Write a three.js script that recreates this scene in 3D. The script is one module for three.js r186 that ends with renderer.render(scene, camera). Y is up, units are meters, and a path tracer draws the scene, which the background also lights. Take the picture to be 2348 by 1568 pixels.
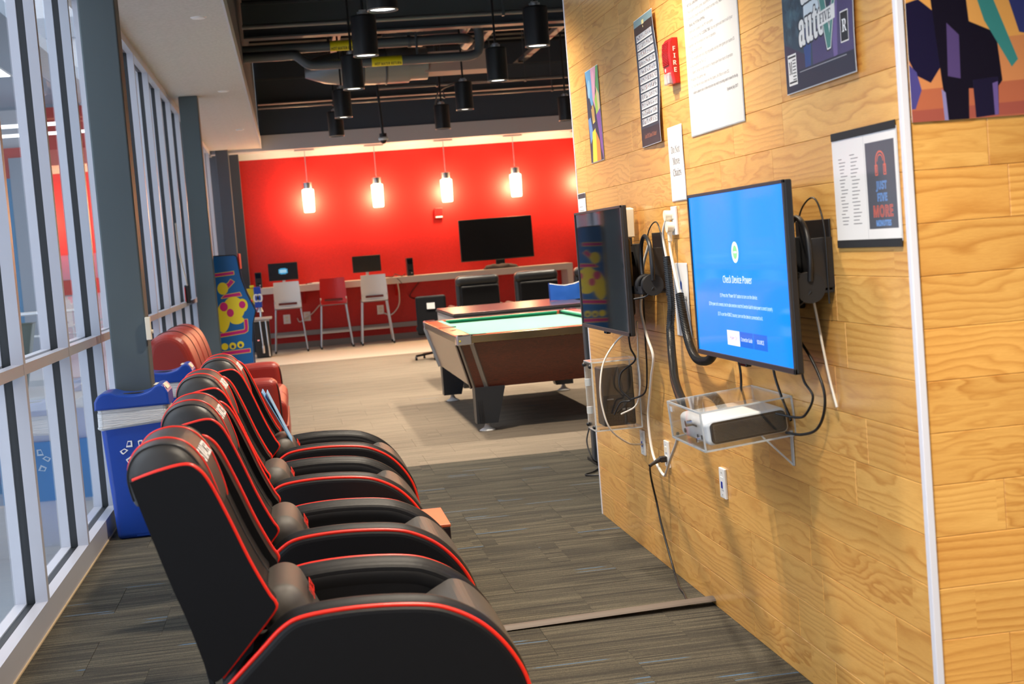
import * as THREE from 'three';
import { RoundedBoxGeometry } from 'three/addons/geometries/RoundedBoxGeometry.js';
import { mergeGeometries } from 'three/addons/utils/BufferGeometryUtils.js';
import { FontLoader } from 'three/addons/loaders/FontLoader.js';
import { TextGeometry } from 'three/addons/geometries/TextGeometry.js';
import { RectAreaLightUniformsLib } from 'three/addons/lights/RectAreaLightUniformsLib.js';

// ---------------------------------------------------------------- camera, sky, exposure
// x runs to the right, y up, and depth into the room is -z.
const scene = new THREE.Scene();
const FOCAL = 3300, FRAME_W = 2348, FRAME_H = 1568;
const camera = new THREE.PerspectiveCamera(2 * Math.atan(FRAME_H / 2 / FOCAL) * 180 / Math.PI, FRAME_W / FRAME_H, 0.05, 200);
{
  const yaw = -0.14708382, pitch = 0.06755231, roll = -0.08067595;
  const c = Math.cos, s = Math.sin;
  const mul = (a, b) => a.map((r) => b[0].map((_, j) => r.reduce((t, v, k) => t + v * b[k][j], 0)));
  const m = mul([[c(roll), -s(roll), 0], [s(roll), c(roll), 0], [0, 0, 1]],
    mul([[1, 0, 0], [0, c(pitch), -s(pitch)], [0, s(pitch), c(pitch)]], [[c(yaw), 0, s(yaw)], [0, 1, 0], [-s(yaw), 0, c(yaw)]]));
  const right = new THREE.Vector3(m[0][0], -m[0][1], -m[0][2]);
  const up = new THREE.Vector3(-m[1][0], m[1][1], m[1][2]);
  const back = new THREE.Vector3(-m[2][0], m[2][1], m[2][2]);
  camera.quaternion.setFromRotationMatrix(new THREE.Matrix4().makeBasis(right, up, back));
  camera.position.set(0, 1.5, 0);
  camera.focus = 6.6; camera.userData.fStop = 5.0;
}
scene.add(camera);
scene.background = new THREE.Color().setRGB(2.9, 3.2, 3.65);     // bright overcast daylight outside the glazing
RectAreaLightUniformsLib.init();
const renderer = new THREE.WebGLRenderer({ antialias: true });
renderer.toneMapping = THREE.LinearToneMapping;
renderer.toneMappingExposure = 0.8;
renderer.shadowMap.enabled = true;
const LAMP = { spot: 48, pendant: 7.5, near: 58 };                   // strength of the cylinder lamps, the pendants and the lamps of the near bay

// ---------------------------------------------------------------- helpers
function rng(seed) { let a = seed >>> 0; return () => { a = (a + 0x6D2B79F5) >>> 0; let t = a; t = Math.imul(t ^ (t >>> 15), t | 1); t ^= t + Math.imul(t ^ (t >>> 7), t | 61); return ((t ^ (t >>> 14)) >>> 0) / 4294967296; }; }
const rand = rng(20240611);
const rnd = (a, b) => a + (b - a) * rand();
const NP = new Float32Array(65536); { const r = rng(77); for (let i = 0; i < 65536; i++) NP[i] = r(); }
function noise(x, y) { const xi = Math.floor(x), yi = Math.floor(y); let fx = x - xi, fy = y - yi; fx = fx * fx * (3 - 2 * fx); fy = fy * fy * (3 - 2 * fy);
  const a = (yi & 255) << 8, b = ((yi + 1) & 255) << 8, p = xi & 255, q = (xi + 1) & 255;
  const t = NP[a | p], u = NP[b | p]; return (t + (NP[a | q] - t) * fx) * (1 - fy) + (u + (NP[b | q] - u) * fx) * fy; }
const fbm = (x, y) => 0.53 * noise(x, y) + 0.27 * noise(x * 2.03 + 17, y * 2.03 + 5) + 0.13 * noise(x * 4.1 + 3, y * 4.1 + 31) + 0.07 * noise(x * 8.3 + 9, y * 8.3);
const mix = (a, b, t) => a + (b - a) * t;
const lerp3 = (a, b, t) => [mix(a[0], b[0], t), mix(a[1], b[1], t), mix(a[2], b[2], t)];
const clamp = (x, a = 0, b = 1) => Math.min(b, Math.max(a, x));

function dataTex(w, h, f, srgb = true) {
  const d = new Uint8Array(w * h * 4);
  for (let y = 0; y < h; y++) for (let x = 0; x < w; x++) { const c = f(x, y), i = (y * w + x) * 4; d[i] = clamp(c[0], 0, 255); d[i + 1] = clamp(c[1], 0, 255); d[i + 2] = clamp(c[2], 0, 255); d[i + 3] = c.length > 3 ? c[3] : 255; }
  const t = new THREE.DataTexture(d, w, h); t.wrapS = t.wrapT = THREE.RepeatWrapping; t.magFilter = THREE.LinearFilter; t.minFilter = THREE.LinearMipmapLinearFilter; t.generateMipmaps = true;
  if (srgb) t.colorSpace = THREE.SRGBColorSpace; t.needsUpdate = true; return t;
}
function canvasTex(w, h, draw) {
  const c = document.createElement('canvas'); c.width = w; c.height = h; const g = c.getContext('2d'); draw(g, w, h);
  const t = new THREE.CanvasTexture(c); t.colorSpace = THREE.SRGBColorSpace; return t;
}
const lin = (r, g, b) => new THREE.Color().setRGB(r, g, b);
function mat(color, rough = 0.6, o = {}) {
  const m = new THREE.MeshPhysicalMaterial({ roughness: rough, ...o });
  if (Array.isArray(color)) m.color.setRGB(...color); else m.color.set(color);
  return m;
}
// ---- geometry
const at = (g, x = 0, y = 0, z = 0) => g.translate(x, y, z);
const bx = (w, h, d, x = 0, y = 0, z = 0) => at(new THREE.BoxGeometry(w, h, d), x, y, z);
const rb = (w, h, d, r, x = 0, y = 0, z = 0, seg = 3) => at(new RoundedBoxGeometry(w, h, d, seg, Math.min(r, w / 2.01, h / 2.01, d / 2.01)), x, y, z);
// box by its limits, depth counted away from the camera
const lim = (x0, x1, y0, y1, d0, d1) => bx(Math.abs(x1 - x0), Math.abs(y1 - y0), Math.abs(d1 - d0), (x0 + x1) / 2, (y0 + y1) / 2, -(d0 + d1) / 2);
function cyl(r0, r1, h, x = 0, y = 0, z = 0, seg = 24, axis = 'y', open = false) {
  const g = new THREE.CylinderGeometry(r1, r0, h, seg, 1, open);
  if (axis === 'x') g.rotateZ(-Math.PI / 2); if (axis === 'z') g.rotateX(Math.PI / 2);
  return at(g, x, y, z);
}
const lathe = (pts, seg = 28) => new THREE.LatheGeometry(pts.map((p) => new THREE.Vector2(p[0], p[1])), seg);
const V = (x, y, z) => new THREE.Vector3(x, y, z);
const tube = (pts, r, n = 0, rs = 8, closed = false, tension = 0.5) => new THREE.TubeGeometry(new THREE.CatmullRomCurve3(pts.map((p) => V(...p)), closed, 'catmullrom', tension), n || pts.length * 6, r, rs, closed);
const ball = (r, x, y, z, sx = 1, sy = 1, sz = 1) => at(new THREE.SphereGeometry(r, 20, 14).scale(sx, sy, sz), x, y, z);
function bar(a, b, w, h = w) {            // straight bar between two points
  const A = V(...a), B = V(...b), L = A.distanceTo(B), g = new THREE.BoxGeometry(w, h, L);
  const m = new THREE.Matrix4().lookAt(A, B, Math.abs(B.y - A.y) > 0.95 * L ? V(1, 0, 0) : V(0, 1, 0)); m.setPosition(A.clone().add(B).multiplyScalar(0.5)); return g.applyMatrix4(m);
}
function rod(a, b, r0, r1 = r0, seg = 14) {
  const A = V(...a), B = V(...b), L = A.distanceTo(B), g = new THREE.CylinderGeometry(r1, r0, L, seg);
  g.applyQuaternion(new THREE.Quaternion().setFromUnitVectors(V(0, 1, 0), B.clone().sub(A).normalize())); const m = A.clone().add(B).multiplyScalar(0.5); return at(g, m.x, m.y, m.z);
}
// outline in x and y, from z = 0 back to z = -depth, with a rounded edge inside the outline
function prism(pts, depth, bevel = 0, seg = 3, curve = 6, holes = []) {
  const s = new THREE.Shape(pts.map((p) => new THREE.Vector2(p[0], p[1])));
  for (const h of holes) s.holes.push(new THREE.Path(h.map((p) => new THREE.Vector2(p[0], p[1]))));
  const g = new THREE.ExtrudeGeometry(s, { depth: depth - 2 * bevel, bevelEnabled: bevel > 0, bevelThickness: bevel, bevelSize: bevel, bevelOffset: -bevel, bevelSegments: seg, curveSegments: curve });
  return at(g, 0, 0, -depth + bevel);
}
const smooth = (pts, n, closed = false) => { const o = new THREE.CatmullRomCurve3(pts.map((p) => V(p[0], p[1], 0)), closed, 'catmullrom', 0.5).getPoints(n).map((p) => [p.x, p.y]); if (closed) o.pop(); return o; };
function quad(a, b, c, d) {               // four corners, counter-clockwise seen from the front; uv 0..1
  const g = new THREE.BufferGeometry(); g.setAttribute('position', new THREE.Float32BufferAttribute([...a, ...b, ...c, ...a, ...c, ...d], 3));
  g.setAttribute('uv', new THREE.Float32BufferAttribute([0, 0, 1, 0, 1, 1, 0, 0, 1, 1, 0, 1], 2)); g.computeVertexNormals(); return g;
}
function boxUV(g, s = 1, ou = 0, ov = 0) { // uv in metres, by the way each face points
  if (g.index) g = g.toNonIndexed();
  const p = g.attributes.position, n = g.attributes.normal, uv = new Float32Array(p.count * 2);
  for (let i = 0; i < p.count; i++) { const ax = Math.abs(n.getX(i)), ay = Math.abs(n.getY(i)), az = Math.abs(n.getZ(i));
    const [u, v] = ax >= ay && ax >= az ? [p.getZ(i), p.getY(i)] : ay >= az ? [p.getX(i), p.getZ(i)] : [p.getX(i), p.getY(i)];
    uv[2 * i] = u * s + ou; uv[2 * i + 1] = v * s + ov; }
  g.setAttribute('uv', new THREE.BufferAttribute(uv, 2)); return g;
}
function merged(gs) {
  const list = (Array.isArray(gs) ? gs : [gs]).map((g) => { const k = g.index ? g.toNonIndexed() : g; if (!k.attributes.uv) k.setAttribute('uv', new THREE.BufferAttribute(new Float32Array(k.attributes.position.count * 2), 2));
    for (const n of Object.keys(k.attributes)) if (!['position', 'normal', 'uv'].includes(n)) k.deleteAttribute(n); k.morphAttributes = {}; return k; });
  return list.length === 1 ? list[0] : mergeGeometries(list);
}
const taken = {};
function numbered(n) { const k = taken[n] = (taken[n] ?? -1) + 1; return k ? `${n}_${String(k).padStart(3, '0')}` : n; }
function obj(name, gs, m, parent = scene) {
  const o = new THREE.Mesh(merged(gs), m); o.castShadow = o.receiveShadow = true;
  o.name = parent === scene ? numbered(name) : name; parent.add(o); return o;
}
function thing(name, label, category, [x, y, z] = [0, 0, 0], turn = 0, group) {
  const o = new THREE.Group(); o.name = numbered(name); scene.add(o); o.position.set(x, y, z); o.rotation.y = turn;
  o.userData = { label, category }; if (group) o.userData.group = group; return o;
}
function tag(o, label, category, group) { Object.assign(o.userData, { label, category }); if (group) o.userData.group = group; return o; }
function place(name, kind = 'structure') { const o = new THREE.Group(); o.name = numbered(name); o.userData.kind = kind; scene.add(o); return o; }
function dup(root, [x, y, z], turn, label) {
  const r = root.clone(); r.userData = { ...root.userData, label }; r.name = numbered(root.name.replace(/_\d{3}$/, '')); scene.add(r); r.position.set(x, y, z); r.rotation.y = turn; return r;
}
const fonts = { bold: await new FontLoader().loadAsync('fonts/droid/droid_sans_bold.typeface.json'), serif: await new FontLoader().loadAsync('fonts/droid/droid_serif_bold.typeface.json') };
function letters(str, size, depth = 0.001, font = 'bold') { // centred on the origin, facing +z
  const g = new TextGeometry(str, { font: fonts[font], size, depth, curveSegments: 3 }); g.computeBoundingBox(); const b = g.boundingBox; return at(g, -(b.min.x + b.max.x) / 2, -(b.min.y + b.max.y) / 2, 0);
}
// ---------------------------------------------------------------- textures and materials
const WOOD_ROWS = 9, WOOD_LEN = 1.3, PLANK = 0.1335;
const woodTex = (() => {
  const W = 2048, H = 2034, rowH = H / WOOD_ROWS, r = rng(5);
  const kind = Array.from({ length: WOOD_ROWS }, (_, i) => ({ f: [26, 14, 40, 18, 30, 10, 52, 22, 34][i], w: [5.5, 8, 3, 7, 5, 9.5, 2.2, 6.5, 4.2][i], uu: [1.5, 1.9, 1.1, 2.6, 1.4, 2.2, 0.9, 1.7, 2.9][i], vv: [8, 11, 6, 13, 9, 12, 6, 10, 9][i], o: r() * 90, tone: (r() - 0.5) * 0.12 }));
  return dataTex(W, H, (x, y) => {
    const k = Math.min(WOOD_ROWS - 1, Math.floor(y / rowH)), q = kind[k], u = x / W * WOOD_LEN, v = (y - k * rowH) / rowH * PLANK;
    const n = fbm(u * q.uu + q.o, v * q.vv + q.o * 0.7), big = noise(u * 3 + q.o, v * 12 + 40);
    const t = v * q.f + q.w * n, s = t - Math.floor(t);
    const ring = s < 0.82 ? Math.pow(s / 0.82, 2.6) : 1 - (s - 0.82) / 0.18;
    const fine = noise(u * 46, v * 1500) * 0.6 + noise(u * 130, v * 2600) * 0.4;
    const d = clamp(0.13 + 0.44 * ring * (0.35 + 0.65 * big) + 0.26 * (fine - 0.5) + 0.30 * (fbm(u * 2 + 50, v * 5 + q.o) - 0.5) + q.tone);
    return lerp3([240, 188, 106], [170, 102, 36], d);
  });
})();
const woodRough = dataTex(256, 256, (x, y) => { const v = 205 + 50 * (fbm(x / 9, y / 9) - 0.5); return [v, v, v]; }, false);
const WOOD = [[1, 1, 1], [0.93, 0.91, 0.88], [1.0, 0.955, 0.9]].map((c) => mat(c, 0.36, { map: woodTex, clearcoat: 0.42, clearcoatRoughness: 0.16 }));

function carpet(dark, mid, light, blue, seed, contrast) {
  const S = 1536, r = rng(seed), streaks = Array.from({ length: blue }, () => [r() * S, Math.floor(r() * S), 160 + r() * 260, 6 + r() * 5]);
  const rowMark = new Map(); for (const s of streaks) for (let k = 0; k < s[3]; k++) { const y = (s[1] + k) % S; if (!rowMark.has(y)) rowMark.set(y, []); rowMark.get(y).push(s); }
  return dataTex(S, S, (x, y) => {
    const a = noise(x / 240 + seed, y / 3.2), b = noise(x / 340 + 9, y / 10), c = noise(x / 300 + 31, y / 55 + seed), g = NP[(x * 7919 + y * 104729) & 65535], h = NP[((x >> 1) * 3571 + (y >> 1) * 9377) & 65535];
    let t = 0.5 + contrast * (0.62 * (a - 0.5) + 0.42 * (b - 0.5) + 0.26 * (c - 0.5)) + 0.40 * (g - 0.5) + 0.36 * (h - 0.5); t = clamp(t);
    let col = t < 0.5 ? lerp3(dark, mid, t * 2) : lerp3(mid, light, t * 2 - 1);
    const m = rowMark.get(y); if (m) for (const s of m) { const p = (x - s[0] + S) % S; if (p < s[2]) col = lerp3(col, [70, 118, 168], 0.85 * Math.min(1, p / 30, (s[2] - p) / 30) * (0.6 + 0.4 * g)); }
    return col;
  });
}
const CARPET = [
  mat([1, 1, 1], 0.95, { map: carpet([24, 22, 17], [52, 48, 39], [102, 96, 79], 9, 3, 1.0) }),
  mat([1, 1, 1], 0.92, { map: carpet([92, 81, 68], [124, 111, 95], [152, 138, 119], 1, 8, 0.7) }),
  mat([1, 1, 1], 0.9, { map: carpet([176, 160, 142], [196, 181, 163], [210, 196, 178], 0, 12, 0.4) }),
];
const mottled = dataTex(512, 512, (x, y) => { const v = 236 + 30 * (fbm(x / 14, y / 14) - 0.5) + 14 * (NP[(x * 91 + y * 517) & 65535] - 0.5); return [v, v, v]; });
mottled.repeat.set(1.5, 1.5);
const leatherBump = dataTex(512, 512, (x, y) => { const v = 128 + 70 * (noise(x / 5, y / 5) - 0.5) + 60 * (noise(x / 2.3 + 7, y / 2.3) - 0.5); return [v, v, v]; }, false);
leatherBump.repeat.set(7, 7);
const redWoodTex = dataTex(1024, 512, (x, y) => { const n = fbm(x / 260, y / 16), t = n * 9 + y / 60, s = t - Math.floor(t), f = noise(x / 60, y / 1.6); return lerp3([112, 40, 17], [58, 18, 8], clamp(0.25 + 0.5 * s * s + 0.4 * (f - 0.5))); });
const linerBump = dataTex(256, 256, (x, y) => { const v = 255 * fbm(x / 40, y / 7); return [v, v, v]; }, false);

const M = {
  white: mat([0.78, 0.77, 0.76], 0.55), paint: mat([0.60, 0.57, 0.54], 0.8, { map: mottled }), fascia: mat([0.50, 0.50, 0.54], 0.75), darkPaint: mat([0.042, 0.058, 0.085], 0.8), deck: mat([0.009, 0.012, 0.018], 0.85),
  red: mat([0.60, 0.012, 0.010], 0.5, { map: mottled }), slate: mat([0.070, 0.093, 0.104], 0.55), slateLight: mat([0.20, 0.20, 0.23], 0.5), slateBlue: mat([0.07, 0.082, 0.11], 0.6),
  mullion: mat([0.455, 0.46, 0.52], 0.38, { metalness: 0.15 }), gasket: mat([0.012, 0.014, 0.018], 0.5), trim: mat([0.72, 0.73, 0.82], 0.35),
  glass: mat([0.93, 0.97, 0.98], 0.0, { transmission: 1, thickness: 0, ior: 1.5 }), acrylic: mat([0.96, 0.97, 0.98], 0.02, { transmission: 1, thickness: 0, ior: 1.45 }), acrylicEdge: mat([0.80, 0.84, 0.86], 0.15, { transmission: 0.55, thickness: 0 }),
  steel: mat([0.075, 0.085, 0.10], 0.5, { metalness: 0.3 }), duct: mat([0.20, 0.22, 0.24], 0.42, { metalness: 0.6 }), pipe: mat([0.085, 0.095, 0.11], 0.4), joist: mat([0.13, 0.125, 0.135], 0.5, { metalness: 0.2 }), conduit: mat([0.16, 0.16, 0.17], 0.4, { metalness: 0.5 }), lit_deck: mat([0.50, 0.36, 0.30], 0.8),
  black: mat([0.012, 0.012, 0.014], 0.4), blackMatt: mat([0.010, 0.010, 0.012], 0.7), blackGloss: mat([0.006, 0.006, 0.008], 0.06), chrome: mat([0.75, 0.76, 0.78], 0.14, { metalness: 1 }), alu: mat([0.60, 0.61, 0.64], 0.3, { metalness: 0.85 }), brass: mat([0.55, 0.42, 0.24], 0.25, { metalness: 1 }),
  leather: mat([0.007, 0.007, 0.0085], 0.46, { specularIntensity: 0.5, bumpMap: leatherBump, bumpScale: 0.0004 }), mesh: mat([0.006, 0.006, 0.0075], 0.55, { specularIntensity: 0.35 }), seatLeather: mat([0.072, 0.064, 0.058], 0.38, { bumpMap: leatherBump, bumpScale: 0.0004 }), pillow: mat([0.030, 0.028, 0.027], 0.36, { bumpMap: leatherBump, bumpScale: 0.0004 }), piping: mat([0.80, 0.022, 0.010], 0.35), redLeather: mat([0.32, 0.028, 0.020], 0.36, { bumpMap: leatherBump, bumpScale: 0.0005 }), blackLeather: mat([0.018, 0.020, 0.022], 0.34, { bumpMap: leatherBump, bumpScale: 0.0006 }),
  seam: mat([0.05, 0.008, 0.006], 0.6), blue: mat([0.006, 0.050, 0.34], 0.32), liner: mat([0.74, 0.73, 0.74], 0.4, { bumpMap: linerBump, bumpScale: 0.006, transmission: 0.15, thickness: 0 }), whitePlastic: mat([0.80, 0.80, 0.79], 0.35), cream: mat([0.76, 0.70, 0.58], 0.4), print: mat([0.82, 0.82, 0.82], 0.5), ink: mat([0.012, 0.012, 0.015], 0.6),
  felt: mat([0.19, 0.47, 0.34], 0.95, { sheen: 0.4 }), cushion: mat([0.006, 0.20, 0.105], 0.9), redWood: mat([1, 1, 1], 0.32, { map: redWoodTex, clearcoat: 0.7, clearcoatRoughness: 0.2 }), redRail: mat([0.55, 0.085, 0.03], 0.28, { clearcoat: 0.6, clearcoatRoughness: 0.12 }),
  counter: mat([0.55, 0.50, 0.46], 0.55), orange: mat([0.55, 0.12, 0.045], 0.45), redPlastic: mat([0.62, 0.012, 0.012], 0.35), coverStrip: mat([0.115, 0.09, 0.075], 0.6), hose: mat([0.010, 0.011, 0.013], 0.38), whiteCable: mat([0.72, 0.68, 0.62], 0.45), fireRed: mat([0.55, 0.012, 0.014], 0.32), lens: mat([0.85, 0.88, 0.9], 0.1, { transmission: 0.7, thickness: 0 }), yellowLabel: mat([0.75, 0.62, 0.01], 0.5), tile: mat([0.30, 0.27, 0.25], 0.5, { map: mottled }), caulk: mat([0.50, 0.38, 0.24], 0.9),
};
const lampFace = (c, k) => mat([0.9, 0.9, 0.9], 0.5, { emissive: lin(...c), emissiveIntensity: k });
// ---------------------------------------------------------------- the setting
const WX = 1.549, DN = 3.434, DF = 7.605;                 // plank wall: face, near end, far end
const floorG = place('floor');
obj('subfloor', lim(-1.34, 7.2, -0.3, -0.012, -4, 25.45), M.blackMatt, floorG);
{ // carpet squares laid in half-bond; beyond where the squares can be told apart the carpet goes on in one piece
  const T = 0.5, byRow = new Map(), variant = (d) => { const k = Math.round(d * 100); if (!byRow.has(k)) byRow.set(k, Array.from({ length: 4 }, (_, i) => boxUV(new THREE.BoxGeometry(T - 0.0012, 0.012, T - 0.0012), 1 / 1.536, rand(), i ? -d / 1.536 + (rand() - 0.5) * 0.012 : rand()))); return byRow.get(k)[Math.floor(rand() * 4)]; };
  const lay = (x0, x1, d0, d1, m) => {
    for (let r = 0, d = d0; d < d1 - 0.01; d += T, r++) for (let x = x0 - (r % 2 ? T / 2 : 0); x < x1; x += T) {
      const full = x >= x0 - 1e-6 && x + T <= x1 + 1e-6 && d + T <= d1 + 1e-6, o = new THREE.Mesh(variant(d), m);
      if (!full) { const a = Math.max(x, x0), b = Math.min(x + T, x1), e = Math.min(d + T, d1); if (b - a < 0.01) continue; o.geometry = boxUV(lim(a, b - 0.0015, -0.012, 0, d, e - 0.0012), 1 / 1.536, rand(), 0); }
      else o.position.set(x + T / 2, -0.006, -(d + T / 2));
      o.name = 'carpet_tile'; o.receiveShadow = true; floorG.add(o);
    }
  };
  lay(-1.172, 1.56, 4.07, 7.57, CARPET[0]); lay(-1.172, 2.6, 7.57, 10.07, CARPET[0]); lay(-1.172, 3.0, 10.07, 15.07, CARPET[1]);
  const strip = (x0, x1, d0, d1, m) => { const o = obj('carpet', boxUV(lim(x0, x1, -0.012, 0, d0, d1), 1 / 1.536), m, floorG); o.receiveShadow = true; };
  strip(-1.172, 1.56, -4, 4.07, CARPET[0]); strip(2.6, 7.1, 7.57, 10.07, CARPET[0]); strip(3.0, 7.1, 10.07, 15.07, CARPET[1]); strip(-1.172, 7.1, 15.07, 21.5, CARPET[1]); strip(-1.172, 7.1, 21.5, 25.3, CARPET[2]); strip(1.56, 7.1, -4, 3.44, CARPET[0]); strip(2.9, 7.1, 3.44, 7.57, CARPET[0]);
}

// plank wall with the televisions
const wallR = place('wall_right');
obj('core', lim(WX + 0.013, 2.9, 0, 5.0, DN + 0.013, DF - 0.004), M.white, wallR);
function plank(len, h, t = 0.012, c = 0.0014) {            // faces +z, chamfered round its face
  const x = len / 2 - 0.0004, y = h / 2 - 0.0004, X = x - c, Y = y - c, z = t, Z = t - c, k = Math.floor(rand() * WOOD_ROWS), u0 = rand();
  const P = [[-x, -y, 0], [x, -y, 0], [x, y, 0], [-x, y, 0], [-x, -y, Z], [x, -y, Z], [x, y, Z], [-x, y, Z], [-X, -Y, z], [X, -Y, z], [X, Y, z], [-X, Y, z]];
  const F = [[8, 9, 10, 11], [4, 5, 9, 8], [5, 6, 10, 9], [6, 7, 11, 10], [7, 4, 8, 11], [0, 1, 5, 4], [1, 2, 6, 5], [2, 3, 7, 6], [3, 0, 4, 7]], pos = [], uv = [], flip = rand() < 0.5 ? 1 : -1;
  const push = (i) => { pos.push(...P[i]); uv.push(u0 + (P[i][0] + x) / WOOD_LEN * 1, (k + 0.03 + 0.94 * clamp(0.5 + flip * P[i][1] / (2 * y))) / WOOD_ROWS); };
  for (const f of F) for (const i of [f[0], f[1], f[2], f[0], f[2], f[3]]) push(i);
  const g = new THREE.BufferGeometry(); g.setAttribute('position', new THREE.Float32BufferAttribute(pos, 3)); g.setAttribute('uv', new THREE.Float32BufferAttribute(uv, 2)); g.computeVertexNormals(); return g;
}
for (let row = 0; row < 24; row++) {
  const y = row * PLANK + PLANK / 2;
  let d = DN + 0.012, first = true;
  while (d < DF - 0.005) {
    let L = first ? rnd(0.2, 1.0) : rnd(0.5, 1.05); first = false; if (DF - d - L < 0.25) L = DF - 0.004 - d;
    const o = new THREE.Mesh(plank(L, PLANK), WOOD[Math.floor(rand() * 3)]); o.name = 'plank'; o.rotation.y = -Math.PI / 2; o.position.set(WX + 0.012, y, -(d + L / 2)); o.castShadow = o.receiveShadow = true; wallR.add(o); d += L;
  }
  const joint = { 12: 1.762, 11: 1.812, 5: 1.752, 2: 1.744 }[row] ?? 2.05 + 0.4 * rand();
  for (const [a, b] of [[WX + 0.004, joint], [joint, 2.9]]) { const o = new THREE.Mesh(plank(b - a, PLANK), WOOD[Math.floor(rand() * 3)]); o.name = 'plank'; o.position.set((a + b) / 2, y, -(DN + 0.012)); o.castShadow = o.receiveShadow = true; wallR.add(o); }
}
obj('corner_trim', [rb(0.020, 5, 0.024, 0.003, WX - 0.005, 2.5, -(DN + 0.001))], M.trim, wallR);
obj('corner_trim', [rb(0.012, 5, 0.012, 0.003, WX + 0.002, 2.5, -(DF + 0.002))], M.trim, wallR);

// glazed window wall
const GX = -1.173, PITCH = 1.265, D0 = 6.42;
function glazing(name, d0, d1, first, last) {
  const w = place(name);
  obj('sill', [lim(GX - 0.052, GX, 0, 0.12, d0, d1), lim(GX - 0.135, GX - 0.09, -0.1, 0.12, d0, d1)], M.mullion, w);
  obj('sill_gasket', lim(GX - 0.09, GX - 0.052, 0.05, 0.113, d0, d1), M.gasket, w);
  obj('head', [lim(GX - 0.052, GX, 3.38, 3.45, d0, d1), lim(GX - 0.135, GX - 0.09, 3.38, 3.6, d0, d1)], M.mullion, w);
  obj('caulk', lim(GX, GX + 0.006, 0, 0.007, d0, d1), M.caulk, w);
  for (let k = first; k <= last; k++) {
    const d = D0 + k * PITCH, e = Math.min(d + PITCH, d1);
    if (d >= d0 - 0.1) { obj('mullion', [lim(GX - 0.052, GX + 0.001, 0.12, 3.38, d - 0.006, d + 0.044), lim(GX - 0.135, GX - 0.09, 0.12, 3.38, d - 0.006, d + 0.044)], M.mullion, w); obj('gasket', lim(GX - 0.09, GX - 0.052, 0.1, 3.39, d + 0.002, d + 0.036), M.gasket, w); }
    const a = Math.max(d, d0) + 0.03, b = e + 0.01; if (b - a < 0.1) continue;
    obj('transom', [lim(GX - 0.052, GX - 0.0005, 1.108, 1.156, a, b), lim(GX - 0.135, GX - 0.09, 1.108, 1.156, a, b)], M.mullion, w);
    obj('transom_gasket', lim(GX - 0.09, GX - 0.052, 1.118, 1.146, a, b), M.gasket, w);
    for (const [y0, y1] of [[0.105, 1.122], [1.142, 3.385]]) obj('pane', quad([GX - 0.07, y0, -a + 0.01], [GX - 0.07, y0, -b - 0.0], [GX - 0.07, y1, -b - 0.0], [GX - 0.07, y1, -a + 0.01]), M.glass, w);
  }
}
glazing('window_1', -4, D0 + 2 * PITCH, -8, 1); glazing('window_2', D0 + 2 * PITCH, D0 + 9 * PITCH, 2, 8); glazing('window_3', D0 + 9 * PITCH, 25.3, 9, 14);
const wallL = place('wall_left');
obj('upper_wall', lim(-1.4, GX - 0.0, 3.45, 5.1, -4, 25.3), M.paint, wallL);
obj('lower_wall', lim(-1.36, GX - 0.14, -4.2, -0.1, -4, 25.3), M.white, wallL);

// the lowered ceiling along the windows, the open dark ceiling, the far wall
const soffit = place('ceiling_soffit');
obj('soffit_board', boxUV(lim(-1.175, -0.325, 3.45, 3.52, -4, 24.75), 1), M.paint, soffit);
obj('soffit_edge', lim(-0.335, -0.318, 3.444, 3.60, -4, 24.75), M.fascia, soffit);
obj('soffit_upstand', lim(-0.40, -0.34, 3.55, 5.0, -4, 24.75), M.darkPaint, soffit);
const ceilG = place('ceiling');
obj('deck', lim(-0.4, 7.2, 5.0, 5.15, -4, 25.4), M.deck, ceilG);
obj('deck_ribs', Array.from({ length: 58 }, (_, i) => lim(-0.38, 7.1, 4.95, 5.0, -3.9 + i * 0.5, -3.7 + i * 0.5)), M.deck, ceilG);
const wallB = place('wall_back');
obj('red_wall', boxUV(lim(-0.73, 7.2, 0, 3.30, 25.3, 25.45), 1), M.red, wallB);
obj('white_band', lim(-1.3, 7.2, 3.30, 3.42, 25.3, 25.45), M.white, wallB);
obj('bulkhead', lim(-1.17, 7.2, 3.40, 3.66, 24.76, 25.45), M.fascia, wallB);
obj('bulkhead_upper', lim(-0.34, 7.2, 3.66, 5.0, 24.78, 25.45), M.darkPaint, wallB);
obj('slate_pier', lim(-1.3, -0.73, 0, 3.40, 25.12, 25.45), M.slateBlue, wallB);
obj('base_tile', lim(-0.73, 7.1, 0, 0.105, 25.27, 25.3), M.tile, wallB);
const race = place('trim_1');
obj('raceway', rb(5.4, 0.085, 0.05, 0.006, 2.0, 0.255, -25.27), mat([0.30, 0.29, 0.29], 0.45), race);
const wallE = place('wall_east'); obj('wall_board', lim(7.1, 7.25, 0, 5.1, -4, 25.45), M.paint, wallE);
const wallF = place('wall_front'); obj('wall_board', lim(-1.4, 7.25, 0, 5.1, -4.15, -4), M.paint, wallF);

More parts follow.
